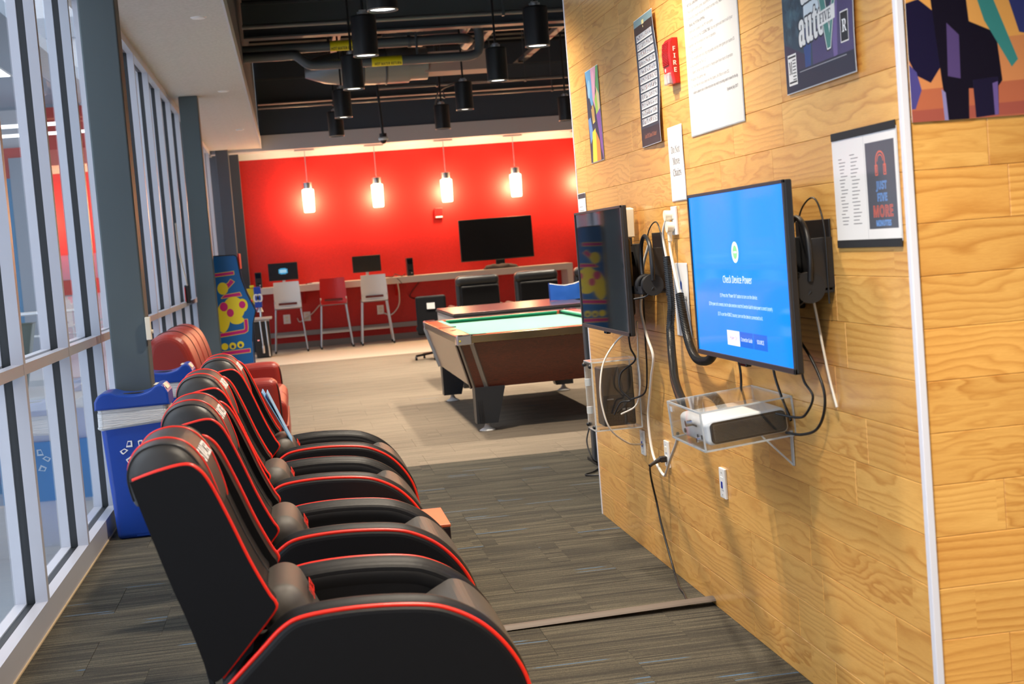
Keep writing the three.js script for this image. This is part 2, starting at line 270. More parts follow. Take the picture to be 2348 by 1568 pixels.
// ---------------------------------------------------------------- columns
[[8.7, 'slate grey square steel column rising behind the nearest recycling bin'], [16.68, 'slate grey square column standing just before the blue arcade cabinet'], [24.62, 'slate grey square column in the far corner beside the red wall']].forEach(([d, label], i) => {
  const t = thing('column', label, 'column', [-0.982, 0, -d - 0.106], 0, 'square columns along the windows');
  obj('shaft', rb(0.212, 3.45, 0.212, 0.012, 0, 1.725, 0), i === 2 ? M.slateBlue : M.slate, t);
  obj('base_plate', rb(0.27, 0.012, 0.27, 0.003, 0, 0.006, 0), M.slate, t);
});
{ const t = thing('switch_box', 'small cream wall box with a knob on the edge of the nearest column', 'switch box', [-0.862, 1.18, -8.7]);
  obj('box_body', rb(0.03, 0.135, 0.05, 0.004, 0, 0, 0.012), M.cream, t); obj('knob', cyl(0.012, 0.012, 0.012, 0.02, -0.02, 0.012, 16, 'x'), M.cream, t); }
[[-0.54, 11.55], [-0.573, 16.42], [-0.554, 21.13]].forEach(([x, d], i) => {
  const t = thing('sprinkler_cover', ['largest, nearest white disc cover in the lowered ceiling', 'middle one of the three disc covers in the lowered ceiling', 'farthest and smallest disc cover in the lowered ceiling'][i], 'sprinkler cover', [x, 3.45, -d], 0, 'concealed sprinkler covers');
  obj('cover_plate', lathe([[0, -0.012], [0.05, -0.010], [0.054, -0.004], [0.05, 0]], 28), M.white, t); obj('collar', lathe([[0.04, -0.003], [0.062, -0.002], [0.064, 0]], 28), M.whitePlastic, t);
});
// ---------------------------------------------------------------- outside the glass: an atrium two storeys high
{
  const at1 = place('atrium_shell');
  const pale = mat([0.62, 0.63, 0.66], 0.7), greyB = mat([0.30, 0.34, 0.40], 0.7), brick = mat([0.36, 0.40, 0.46], 0.8), redP = mat([0.62, 0.09, 0.07], 0.6), dark = mat([0.10, 0.13, 0.17], 0.6), blueP = mat([0.10, 0.28, 0.50], 0.5);
  obj('ground_floor', lim(-16, -1.36, -4.3, -4.0, -6, 40), mat([0.66, 0.68, 0.70], 0.35), at1);
  obj('end_wall', lim(-16, -1.2, -4, 7.5, 30.0, 30.3), pale, at1);
  obj('side_wall', lim(-16.3, -16, -4, 7.5, -6, 30), pale, at1);
  obj('red_panel', [lim(-5.9, -5.0, 0.6, 4.2, 29.93, 30), lim(-4.7, -1.5, 2.0, 5.0, 29.93, 30), lim(-4.7, -1.5, 1.2, 1.5, 29.93, 30)], redP, at1);
  obj('brick_panel', lim(-5.35, -4.75, -0.2, 4.0, 29.9, 30), brick, at1);
  obj('grey_panel', [lim(-4.7, -1.5, 1.5, 2.0, 29.94, 30), lim(-9, -1.5, 4.95, 5.7, 29.9, 30), lim(-9, -1.5, 6.3, 6.7, 29.9, 30)], greyB, at1);
  obj('blue_panel', [lim(-5.6, -5.35, -0.3, 3.6, 29.91, 30), lim(-7, -3.6, -2.9, -1.7, 29.9, 30)], blueP, at1);
  obj('upper_deck', lim(-9.5, -3.2, -0.35, -0.1, 24.5, 30), pale, at1);
  obj('canopy', lim(-12, -3.4, 5.0, 5.2, 12, 30), greyB, at1);
  for (const [x, y, d, w, l] of [[-4.3, 4.97, 15.5, 0.9, 1.2], [-4.5, 4.97, 19.5, 0.9, 1.2], [-4.8, 4.97, 24.5, 0.9, 1.6], [-6.6, 4.97, 17.5, 0.9, 1.2]]) {
    const t = thing('atrium_light_panel', { 15.5: 'brightest square light panel seen through the leftmost glass', 19.5: 'square light panel seen through the glass below the brightest one', 24.5: 'long flat light panel seen through the glass near the grey soffit', 17.5: 'light panel at the far side of the hall beyond the glass' }[d], 'light panel', [x, y, -d], 0, 'light panels in the hall beyond the glass');
    obj('diffuser', bx(w, 0.02, l, 0, 0.01, 0), lampFace([1, 0.98, 0.95], 5), t); obj('frame', [bx(w + 0.06, 0.03, 0.03, 0, 0.015, l / 2), bx(w + 0.06, 0.03, 0.03, 0, 0.015, -l / 2), bx(0.03, 0.03, l, w / 2, 0.015, 0), bx(0.03, 0.03, l, -w / 2, 0.015, 0)], M.white, t);
    const q = new THREE.RectAreaLight(0xfffaf2, 6, w, l); q.position.set(x, y - 0.01, -d); q.lookAt(x, -9, -d); scene.add(q);
  }
  for (const [x, d, y] of [[-4.5, 23, 3.9], [-4.4, 27, 4.15]]) { const t = thing('linear_lamp', d === 23 ? 'bright line lamp hanging beyond the leftmost glass' : 'farther bright line lamp hanging beyond the leftmost glass', 'line lamp', [x, y, -d], 0, 'line lamps beyond the glass'); obj('tube', rb(2.6, 0.05, 0.08, 0.02), lampFace([1, 1, 0.98], 4), t); obj('hanger', [rod([-1, 0.02, 0], [-1, 1.1, 0], 0.006), rod([1, 0.02, 0], [1, 1.1, 0], 0.006)], M.alu, t); }
  { const t = thing('guard_rail', 'pale guard rail of the walkway beyond the glass', 'railing', [-5.6, -0.1, -24.6]); obj('top_rail', rb(4.6, 0.06, 0.06, 0.02, 0, 1.1, 0), M.alu, t); obj('mid_rail', rb(4.6, 0.04, 0.04, 0.015, 0, 0.72, 0), M.alu, t); for (let i = 0; i < 5; i++) obj('post', rb(0.05, 1.08, 0.05, 0.01, -2.2 + i * 1.1, 0.54, 0), M.alu, t); }
  { const t = thing('planter', 'dark red and green tapered planter seen through the glass', 'planter', [-4.15, -0.1, -22.0]); obj('pot', lathe([[0, 0], [0.16, 0], [0.38, 1.0], [0.40, 1.02], [0.34, 1.02], [0.3, 0.9], [0, 0.88]], 6), mat([0.12, 0.16, 0.14], 0.4), t); obj('soil', cyl(0.3, 0.3, 0.02, 0, 0.89, 0, 12), M.coverStrip, t);
    const s = thing('walkway_slab', 'small walkway slab carrying the tapered planter beyond the glass', 'slab', [-4.15, -0.3, -22.0]); obj('slab', rb(1.6, 0.2, 2.2, 0.02, 0, 0.1, 0), pale, s); obj('slab_post', bx(0.2, 3.75, 0.2, 0, -1.85, 0), pale, s); }
  [[-3.9, 13.5], [-3.2, 11.0], [-4.6, 17], [-3.0, 8.6]].forEach(([x, d], i) => {
    const t = thing('cafe_table', ['pale wooden table on the floor below, at the left frame edge', 'white table on the floor below, low in the second pane', 'farther white table on the floor below the glass', 'nearest white table on the floor below, close under the windows'][i], 'table', [x, -4, -d], 0, 'tables on the floor below');
    obj('table_top', rb(1.0, 0.04, 1.0, 0.012, 0, 0.74, 0), i === 0 ? mat([0.60, 0.38, 0.24], 0.5) : M.white, t); obj('pedestal', cyl(0.04, 0.04, 0.72, 0, 0.36, 0), M.blackMatt, t); obj('foot', cyl(0.3, 0.26, 0.03, 0, 0.015, 0), M.blackMatt, t);
  });
}

// ---------------------------------------------------------------- services under the dark ceiling
{
  const beam = (d, y, label, m = M.steel) => { const t = thing('steel_beam', label, 'beam', [3.35, y, -d]); obj('bottom_flange', bx(7.3, 0.02, 0.18, 0, 0.01, 0), m, t); obj('web', bx(7.3, 0.36, 0.014, 0, 0.2, 0), m, t); obj('top_flange', bx(7.3, 0.02, 0.18, 0, 0.39, 0), m, t); };
  beam(16.6, 4.02, 'dark steel beam crossing the ceiling just above the upper pipe'); beam(23.4, 4.02, 'dark steel beam crossing the ceiling before the dark upper wall'); beam(9.6, 4.2, 'dark steel beam crossing the ceiling nearest the camera');
  [[0.87, 0.10, 'thin strut left of the big hanging lamp'], [1.60, 0.13, 'bright ceiling strut right of the big hanging lamp'], [2.03, 0.23, 'widest flat strut in the middle of the ceiling'], [3.0, 0.08, 'thin grey strut right of the middle of the ceiling'], [4.0, 0.09, 'strut next to the plank wall at the upper right']].forEach(([x, w, label]) => {
    const t = thing('ceiling_strut', label, 'strut', [x, 4.45, -17], 0, 'struts running along the ceiling'); obj('channel', [bx(w, 0.012, 15.0, 0, 0, 0), bx(0.008, 0.06, 15.0, -w / 2, 0.03, 0), bx(0.008, 0.06, 15.0, w / 2, 0.03, 0)], M.joist, t);
    for (let i = 0; i < 5; i++) obj('hanger_rod', rod([0, 0.02, -6 + i * 3], [0, 0.55, -6 + i * 3], 0.008), M.steel, t);
  });
  const label = (str) => canvasTex(512, 128, (g, w, h) => { g.fillStyle = '#e8d414'; g.fillRect(0, 0, w, h); g.fillStyle = '#1c1a10'; g.font = 'bold 54px sans-serif'; g.textAlign = 'center'; g.textBaseline = 'middle'; g.fillText(str, w / 2, h / 2, w - 24); });
  const wrap = (r, L, x, y, z, str) => { const g = new THREE.CylinderGeometry(r, r, L, 24, 1, true, 0, Math.PI * 2); g.rotateZ(Math.PI / 2); // label wound on the pipe: letters run along x
    const p = g.attributes.position, uv = g.attributes.uv; for (let i = 0; i < p.count; i++) { const a = Math.atan2(p.getZ(i), -p.getY(i)); uv.setXY(i, p.getX(i) / L + 0.5, a / 2.2 * 1 + 0.1); } return [at(g, x, y, z), mat([1, 1, 1], 0.45, { map: label(str) })]; };
  const D = -17.3, sup = thing('hot_water_pipe', 'upper dark heating pipe with yellow supply label across the ceiling', 'pipe', [0, 4.0, D], 0, 'heating pipes');
  obj('pipe_run', tube([[-0.36, 0, 0], [0, 0, 0], [1, 0, 0], [2, 0, 0], [2.2, 0, 0], [2.30, 0, -0.03], [2.36, 0, -0.16], [2.36, 0, -0.6]], 0.06, 60, 14, false, 0.2), M.pipe, sup);
  { const [g, m] = wrap(0.0615, 0.34, 0.85, 0, 0, 'HOT WATER SUPPLY'); obj('pipe_label', g, m, sup); }
  obj('hanger', [rod([1.62, 0, 0], [1.62, 0.9, 0], 0.014), lathe([[0.062, -0.02], [0.07, -0.02], [0.07, 0.02], [0.062, 0.02]], 20).rotateZ(Math.PI / 2).translate(1.62, 0, 0)], M.steel, sup);
  const ret = thing('hot_water_pipe', 'lower dark heating pipe with yellow return label, looping up at its end', 'pipe', [0, 3.78, D + 0.05], 0, 'heating pipes');
  obj('pipe_run', tube([[-0.36, 0.13, 0], [0.1, 0.13, 0], [0.26, 0.13, 0], [0.33, 0.08, 0], [0.40, 0.02, 0], [0.5, 0, 0], [1.2, 0, 0], [2.1, 0, 0], [2.30, 0, 0], [2.42, 0.03, 0], [2.455, 0.14, 0], [2.455, 0.30, 0], [2.42, 0.38, 0], [2.36, 0.40, -0.1], [2.36, 0.40, -0.6]], 0.056, 90, 14, false, 0.3), M.pipe, ret);
  { const [g, m] = wrap(0.0575, 0.36, 1.33, 0, 0, '\u25C0 HOT WATER RETURN'); obj('pipe_label', g, m, ret); }
  obj('hanger', [rod([1.7, 0, 0], [1.7, 1.1, 0], 0.014)], M.steel, ret);
  const du = thing('air_duct', 'large grey oval air duct behind the heating pipes', 'duct', [1.25, 3.98, -19.2]);
  obj('duct_body', lathe([[0.02, -0.85], [0.12, -0.85], [0.22, -0.6], [0.27, -0.3], [0.28, 0], [0.28, 0.5], [0.25, 0.52], [0.25, 0.75]], 26).rotateZ(-Math.PI / 2).scale(1, 0.85, 1.25), M.duct, du);
  obj('duct_collar', [-0.35, -0.1, 0.2].map((x) => lathe([[0.283, -0.015], [0.293, -0.01], [0.293, 0.01], [0.283, 0.015]], 26).rotateZ(-Math.PI / 2).scale(1, 0.85, 1.25).translate(x, 0, 0)), M.steel, du);
  obj('hanger', [rod([-0.2, 0.22, 0], [-0.2, 1.02, 0], 0.01), rod([0.5, 0.1, 0], [0.5, 1.02, 0], 0.01)], M.steel, du); obj('duct_branch', bx(0.9, 0.26, 0.5, 1.15, -0.02, 0), M.lit_deck, du);
  for (const [y, d, x0, x1, l] of [[3.95, 23.15, -0.3, 5.6, 'long thin conduit crossing low before the dark upper wall'], [3.98, 21.75, 1.5, 6, 'thin conduit crossing above the small far lamps'], [4.1, 16.2, -0.3, 5.5, 'conduit crossing the ceiling beside the near beam']]) {
    const t = thing('conduit', l, 'conduit', [0, y, -d]); obj('conduit_run', rod([x0, 0, 0], [x1, 0, 0], 0.026), M.conduit, t); for (const f of [0.2, 0.5, 0.8]) obj('clip', [bx(0.03, 0.07, 0.07, mix(x0, x1, f), 0, 0), rod([mix(x0, x1, f), 0, 0], [mix(x0, x1, f), 4.945 - y, 0], 0.008)], M.steel, t); }
  const tr = thing('bar_joist', 'open web bar joist below warm lit decking at the upper right', 'joist', [4.0, 4.28, -18.6]);
  obj('chord', [bx(5.2, 0.04, 0.08, 0, 0, 0), bx(5.2, 0.04, 0.08, 0, 0.42, 0)], M.steel, tr);
  for (let i = 0; i < 12; i++) obj('web_bar', rod([-2.5 + i * 0.42, i % 2 ? 0 : 0.42, 0], [-2.08 + i * 0.42, i % 2 ? 0.42 : 0, 0], 0.012), M.steel, tr);
  const dp = thing('deck_panel', 'decking painted pink as if warmly lit, above the bar joist', 'lit_deck', [4.3, 4.82, -19.4]);  // warm light on the dark deck, painted as a pink colour
  for (let i = 0; i < 5; i++) obj('lit_deck', rb(0.72, 0.04, 1.6, 0.008, -1.55 + i * 0.76, 0, 0), M.lit_deck, dp);
  const cb = thing('conduit', 'curved cable looping from the conduit to a far lamp', 'conduit', [2.6, 3.9, -21.5]); obj('conduit_run', tube([[-0.3, -0.3, 0], [-0.2, -0.05, 0], [0.1, 0.05, 0], [0.6, 0.06, 0], [1.2, 0.05, 0]], 0.012), M.conduit, cb); obj('clip', rod([0.6, 0.05, 0], [0.6, 1.1, 0], 0.008), M.steel, cb);
}
// cylinder lamps in rows
const cylGeo = { body: lathe([[0.0, 0.352], [0.09, 0.352], [0.108, 0.345], [0.110, 0.335], [0.110, 0.004], [0.106, 0], [0.100, 0.004], [0.098, 0.03]], 32), face: cyl(0.098, 0.098, 0.01, 0, 0.022, 0, 32), cap: [cyl(0.05, 0.05, 0.03, 0, 0.366, 0, 20), bx(0.06, 0.025, 0.05, 0, 0.385, 0)], stem: rod([0, 0.37, 0], [0, 1.78, 0], 0.012), ring: lathe([[0.0985, 0.006], [0.1075, 0.0], [0.1115, 0.003], [0.1115, 0.010]], 32) };
const lampMat = lampFace([1.0, 0.96, 0.86], 9), lampBlack = mat([0.012, 0.012, 0.014], 0.32), lampRing = mat([0.30, 0.24, 0.20], 0.3, { metalness: 0.4 });
let lamp0;
function cylinderLamp(x, d, label, k = LAMP.spot) {
  let t;
  if (!lamp0) { t = lamp0 = thing('cylinder_lamp', label, 'lamp', [x, 3.22, -d], 0, 'black cylinder lamps hanging from the ceiling'); obj('housing', cylGeo.body, lampBlack, t); obj('lamp_face', cylGeo.face, lampMat, t); obj('mounting_cap', cylGeo.cap, M.alu, t); obj('stem', cylGeo.stem, lampBlack, t); obj('rim', cylGeo.ring, lampRing, t); }
  else t = dup(lamp0, [x, 3.22, -d], 0, label);
  const s = new THREE.SpotLight(new THREE.Color().setRGB(1, 0.86, 0.68), k, 0, 1.02, 0.55, 2); s.position.set(x, 3.225, -d); s.target.position.set(x, 0, -d); s.castShadow = true; s.shadow.radius = 4.5; s.shadow.bias = -0.0005; scene.add(s, s.target); return t;
}
[[0.80, 10.35, 'largest cylinder lamp, cut by the top edge of the picture'], [0.80, 12.64, 'big cylinder lamp in front of the upper pipe label'], [0.80, 15.07, 'cylinder lamp hanging just below the return pipe'], [0.80, 18.03, 'cylinder lamp left of the thin security camera pole'], [0.80, 20.7, 'farthest cylinder lamp of the left row, lowest at the left'],
  [2.32, 12.68, 'big cylinder lamp at the top right beside the plank wall'], [2.32, 15.15, 'cylinder lamp before the bright reflection right of the pipe loop'], [2.32, 18.06, 'cylinder lamp under the pipe loop, second lowest of its row'], [2.32, 20.7, 'lowest cylinder lamp in the middle, against the grey bulkhead'], [4.13, 20.7, 'cylinder lamp half hidden by the plank wall edge']].forEach(([x, d, l]) => cylinderLamp(x, d, l));
[[4.13, 18.0, 'cylinder lamp hidden behind the plank wall, farthest of three'], [4.13, 15.1, 'cylinder lamp hidden behind the plank wall, middle of three'], [4.13, 12.7, 'cylinder lamp hidden behind the plank wall, nearest of three']].forEach(([x, d, l]) => cylinderLamp(x, d, l));
[[0.80, 7.75, 'cylinder lamp above the picture over the farthest recliner'], [0.78, 5.35, 'cylinder lamp above the picture over the cable cover strip'], [0.80, 2.55, 'cylinder lamp above the picture before the plank wall end'], [0.80, -0.1, 'cylinder lamp above the camera'], [2.32, 1.6, 'cylinder lamp above the picture facing the printed mural'], [2.32, -1.2, 'cylinder lamp behind the camera']].forEach(([x, d, l]) => cylinderLamp(x, d, l, LAMP.near));
{ const t = thing('security_camera', 'small dome camera on a long thin black pole', 'camera', [1.39, 3.02, -19.8]); obj('pole', rod([0, 0.1, 0], [-0.07, 1.98, 0], 0.018), M.black, t); obj('mount', cyl(0.05, 0.05, 0.05, 0, 0.1, 0), M.black, t); obj('dome_base', lathe([[0, 0.075], [0.06, 0.075], [0.07, 0.05], [0.06, 0.03]], 20), M.whitePlastic, t); obj('dome', ball(0.045, 0, 0.03, 0), M.blackGloss, t); }
// pendants before the red wall
{
  let p0; const shade = lampFace([1.0, 0.86, 0.60], 5.2);
  [[0.39, 'leftmost glowing pendant above the left desk monitor'], [1.575, 'second glowing pendant from the left before the red wall'], [2.775, 'third glowing pendant from the left, above the red wall alarm'], [3.995, 'fourth glowing pendant, above the black wall television'], [5.2, 'pendant hidden by the plank wall, only its glow shows']].forEach(([x, l]) => {
    let t; if (!p0) { t = p0 = thing('pendant_lamp', l, 'lamp', [x, 2.32, -24.98], 0, 'pendant lamps before the red wall');
      obj('glass_shade', lathe([[0, 0], [0.082, 0.0], [0.092, 0.012], [0.095, 0.06], [0.102, 0.30], [0.103, 0.375], [0.095, 0.395], [0.05, 0.40]], 26), shade, t); obj('metal_cap', lathe([[0.0, 0.40], [0.076, 0.40], [0.078, 0.41], [0.078, 0.505], [0.07, 0.515], [0, 0.515]], 26), M.alu, t); obj('cord', rod([0, 0.51, 0], [0, 1.075, 0], 0.007), M.alu, t); obj('canopy', rb(0.34, 0.03, 0.07, 0.008, 0, 1.068, 0), M.alu, t); }
    else t = dup(p0, [x, 2.32, -24.98], 0, l);
    const q = new THREE.PointLight(new THREE.Color().setRGB(1, 0.68, 0.34), LAMP.pendant, 0, 2); q.position.set(x, 2.52, -24.98); q.castShadow = true; q.shadow.radius = 4; scene.add(q);
  });
}
// ---------------------------------------------------------------- gaming recliners facing the televisions
function recliner(label, x, d) {
  const t = thing('gaming_recliner', label, 'chair', [x, 0, -d], 0, 'black gaming recliners in a row'), W = 0.65;
  const arm = [[-0.30, 0.07], [-0.31, 0.36], [-0.275, 0.415], [-0.248, 0.441], [-0.163, 0.519], [-0.108, 0.568], [-0.057, 0.591], [0.044, 0.600], [0.157, 0.598], [0.269, 0.586], [0.336, 0.565], [0.402, 0.526], [0.455, 0.473], [0.497, 0.408], [0.521, 0.343], [0.534, 0.25], [0.536, 0.07]];
  const curve = smooth(arm.slice(2, 16), 40), outline = [arm[0], arm[1], ...curve, arm[16]];
  const T = 0.125;
  for (const s of [0, 1]) {
    const z = s ? -(W - T) : 0;
    obj('arm', prism(outline, T, 0.022, 4).translate(0, 0, z), s ? M.leather : M.leather, t);
    const zo = s ? -(W - 0.010) : -0.010;                       // welt along the outer edge
    obj('arm_piping', tube(smooth([...arm.slice(2, 16), [0.534, 0.12]], 44).map((p) => [p[0] - 0.001, p[1] - 0.003, zo]), 0.0062, 120, 8), M.piping, t);
    const zi = s ? -(W - T / 2 - 0.012) : -(T / 2 + 0.012);    // soft pad crowning the arm
    const pc = smooth(arm.slice(4, 15), 36); obj('arm_pad', tube(pc.map((p, i) => { const a = pc[Math.max(0, i - 1)], b = pc[Math.min(pc.length - 1, i + 1)], L = Math.hypot(b[0] - a[0], b[1] - a[1]); return [p[0] + (b[1] - a[1]) / L * 0.043, p[1] - (b[0] - a[0]) / L * 0.043, zi]; }), 0.054, 80, 18), M.leather, t);
  }
  // seat, footrest and lumbar roll between the arms
  const seat = [[-0.20, 0.12], [-0.20, 0.44], [-0.10, 0.455], [0.10, 0.462], [0.26, 0.478], [0.335, 0.512], [0.385, 0.532], [0.435, 0.508], [0.485, 0.450], [0.520, 0.385], [0.540, 0.315], [0.546, 0.2], [0.54, 0.10]];
  obj('seat_cushion', prism([seat[0], ...smooth(seat.slice(1), 44)], W - 2 * T + 0.01, 0.03, 4).translate(0, 0, -(T - 0.005)), M.seatLeather, t);
  const lum = obj('lumbar_cushion', rb(0.13, 0.22, W - 2 * T - 0.01, 0.06, 0, 0, 0, 5).rotateZ(0.42).translate(-0.085, 0.535, -W / 2), M.seatLeather, t);
  obj('logo_print', letters('S RACER', 0.032, 0.0006).rotateY(Math.PI / 2).rotateZ(0.42 + 0.0).translate(-0.085 + 0.066 * Math.cos(0.42) + 0.0, 0.535 + 0.066 * Math.sin(0.42) + 0.03, -W / 2), M.piping, lum);
  // backrest: two wings with a welt and the padded middle
  const wing = [[-0.445, 0.982], [-0.38, 1.000], [-0.315, 1.010], [-0.285, 0.998], [-0.258, 0.960], [-0.219, 0.865], [-0.175, 0.747], [-0.136, 0.660], [-0.120, 0.632], [-0.126, 0.610], [-0.195, 0.534], [-0.27, 0.455], [-0.298, 0.455], [-0.309, 0.492], [-0.341, 0.609], [-0.375, 0.714], [-0.415, 0.853], [-0.447, 0.970]];
  for (const s of [0, 1]) {
    obj('back_wing', prism(smooth(wing, 90, true), 0.105).translate(0, 0, s ? -(W - 0.115) : -0.010), M.mesh, t);
    const z = s ? -(W - 0.020) : -0.020, front = wing.slice(0, 12);
    obj('back_piping', tube(smooth(front, 60).map((p) => [p[0] + 0.001, p[1] + 0.0005, z]), 0.0062, 140, 8), M.piping, t);
  }
  const mid = wing.map(([a, b], i) => [a - (i > 2 && i < 10 ? 0.022 : 0) + (i > 12 ? 0.01 : 0), b - (i < 5 ? 0.018 : 0)]);
  obj('backrest', prism(smooth(mid, 80, true), W - 0.20).translate(0, 0, -0.10), M.mesh, t);
  for (const z of [-0.245, -0.405]) obj('back_seam', tube(smooth(mid.slice(4, 9), 14).map((p) => [p[0] + 0.001, p[1], z]), 0.003, 30, 6), M.blackMatt, t);
  // head pillow laid over the top edge
  const prof = smooth([[-0.462, 0.915], [-0.472, 0.990], [-0.440, 1.045], [-0.378, 1.064], [-0.320, 1.048], [-0.278, 0.995], [-0.250, 0.915], [-0.240, 0.855], [-0.268, 0.850], [-0.33, 0.93], [-0.41, 0.93], [-0.445, 0.90]], 48, true).slice(0, 48);
  const ring = (z, k) => prof.map(([a, b]) => [-0.345 + (a + 0.345) * k, 0.955 + (b - 0.955) * k, z]);
  const zs = [], N = 22, P0 = 0.085, P1 = W - 0.085; for (let i = 0; i <= N; i++) { const u = i / N * 2 - 1, e = Math.pow(Math.max(0, 1 - Math.pow(Math.abs(u), 9)), 0.42); zs.push([-(P0 + P1) / 2 - u * (P1 - P0) / 2, 0.74 + 0.26 * e]); }
  const pos = [], idx = []; zs.forEach(([z, k]) => ring(z, k).forEach((p) => pos.push(...p)));
  for (let i = 0; i < N; i++) for (let j = 0; j < 48; j++) { const a = i * 48 + j, b = i * 48 + (j + 1) % 48, c = a + 48, e = b + 48; idx.push(a, c, b, b, c, e); }
  for (const [i0, dir] of [[0, 1], [N, -1]]) { const c = pos.length / 3; pos.push(-0.345, 0.955, zs[i0][0] + dir * 0.004); for (let j = 0; j < 48; j++) dir > 0 ? idx.push(c, i0 * 48 + j, i0 * 48 + (j + 1) % 48) : idx.push(c, i0 * 48 + (j + 1) % 48, i0 * 48 + j); }
  let pg = new THREE.BufferGeometry(); pg.setAttribute('position', new THREE.Float32BufferAttribute(pos, 3)); pg.setIndex(idx); pg.computeVertexNormals();
  pg.setAttribute('uv', new THREE.Float32BufferAttribute(pos.flatMap((v, i) => i % 3 === 0 ? [pos[i + 1] * 3, pos[i + 2] * 3] : []), 2));
  const pil = obj('head_pillow', pg, M.pillow, t);  // leather toned lighter: light caught by the pillow top is put into its colour
  for (const z of [-0.195, -0.455]) obj('pillow_piping', tube(ring(z, 1.003).slice(0, 30), 0.0038, 90, 6), M.piping, pil);
  for (const [z, k] of [[zs[1][0], zs[1][1] * 1.004], [zs[N - 1][0], zs[N - 1][1] * 1.004]]) obj('pillow_seam', tube(ring(z, k).slice(0, 30), 0.0022, 90, 6), M.blackMatt, pil);
  obj('pillow_logo', letters('S RACER', 0.043, 0.0012).rotateY(Math.PI / 2).rotateZ(0.62).translate(-0.282, 1.005, -W / 2), M.print, pil);
  // base
  obj('base_frame', rb(0.72, 0.05, W - 0.16, 0.01, 0.12, 0.05, -W / 2), M.blackMatt, t);
  for (const [a, b] of [[-0.24, 0.05], [0.46, 0.05], [-0.24, W - 0.05], [0.46, W - 0.05]]) obj('foot', cyl(0.022, 0.026, 0.07, a, 0.035, -b, 14), M.black, t);
  obj('recline_strut', bar([-0.25, 0.07, -0.14], [-0.315, 0.47, -0.14], 0.03, 0.012), M.blackMatt, t);
  return t;
}
recliner('nearest black gaming recliner, filling the lower edge of the picture', 0, 3.69);
recliner('second black gaming recliner from the camera, left of the orange side table', -0.005, 4.75);
recliner('third black gaming recliner from the camera, just behind the orange side table', -0.05, 5.97);
recliner('farthest black gaming recliner, with a folded blue paper on its seat', -0.02, 6.97);
{ const t = thing('folded_paper', 'light blue folded paper leaning on the farthest recliner', 'paper', [-0.135, 0.61, -7.25]); obj('sheet', at(rb(0.006, 0.30, 0.2, 0.002, 0, 0, 0).rotateZ(0.45), 0, 0.13, 0), mat([0.16, 0.36, 0.62], 0.5), t); obj('fold', at(rb(0.004, 0.29, 0.19, 0.002, 0, 0, 0).rotateZ(0.38), 0.012, 0.125, 0), mat([0.22, 0.42, 0.68], 0.5), t); }
{ const t = thing('side_table', 'small orange topped side table between the second and third recliner', 'side table', [0.33, 0, -5.65]); obj('table_top', rb(0.37, 0.012, 0.375, 0.003, 0, 0.444, 0), M.orange, t); obj('black_band', rb(0.366, 0.05, 0.371, 0.003, 0, 0.412, 0), M.black, t); obj('cabinet', rb(0.36, 0.37, 0.365, 0.004, 0, 0.20, 0), M.orange, t); obj('plinth', bx(0.32, 0.02, 0.32, 0, 0.008, 0), M.black, t); }
{ const t = thing('cable_cover', 'flat brown cable cover strip lying across the carpet', 'cable cover', [0, 0, -5.512]);
  const g = prism([[-0.037, 0], [-0.03, 0.006], [-0.01, 0.011], [0.01, 0.011], [0.03, 0.006], [0.037, 0]], 1.12, 0).rotateY(-Math.PI / 2).translate(0.43, 0.0005, 0);
  const p = g.attributes.position; for (let i = 0; i < p.count; i++) { const x = p.getX(i), u = clamp((x - 1.25) / 0.3); p.setY(i, p.getY(i) + 0.045 * Math.sin(u * Math.PI) * 0.25 + 0.02 * u * u); p.setZ(i, p.getZ(i) - 0.015 * (x - 0.9)); }
  obj('cover', g, M.coverStrip, t); }

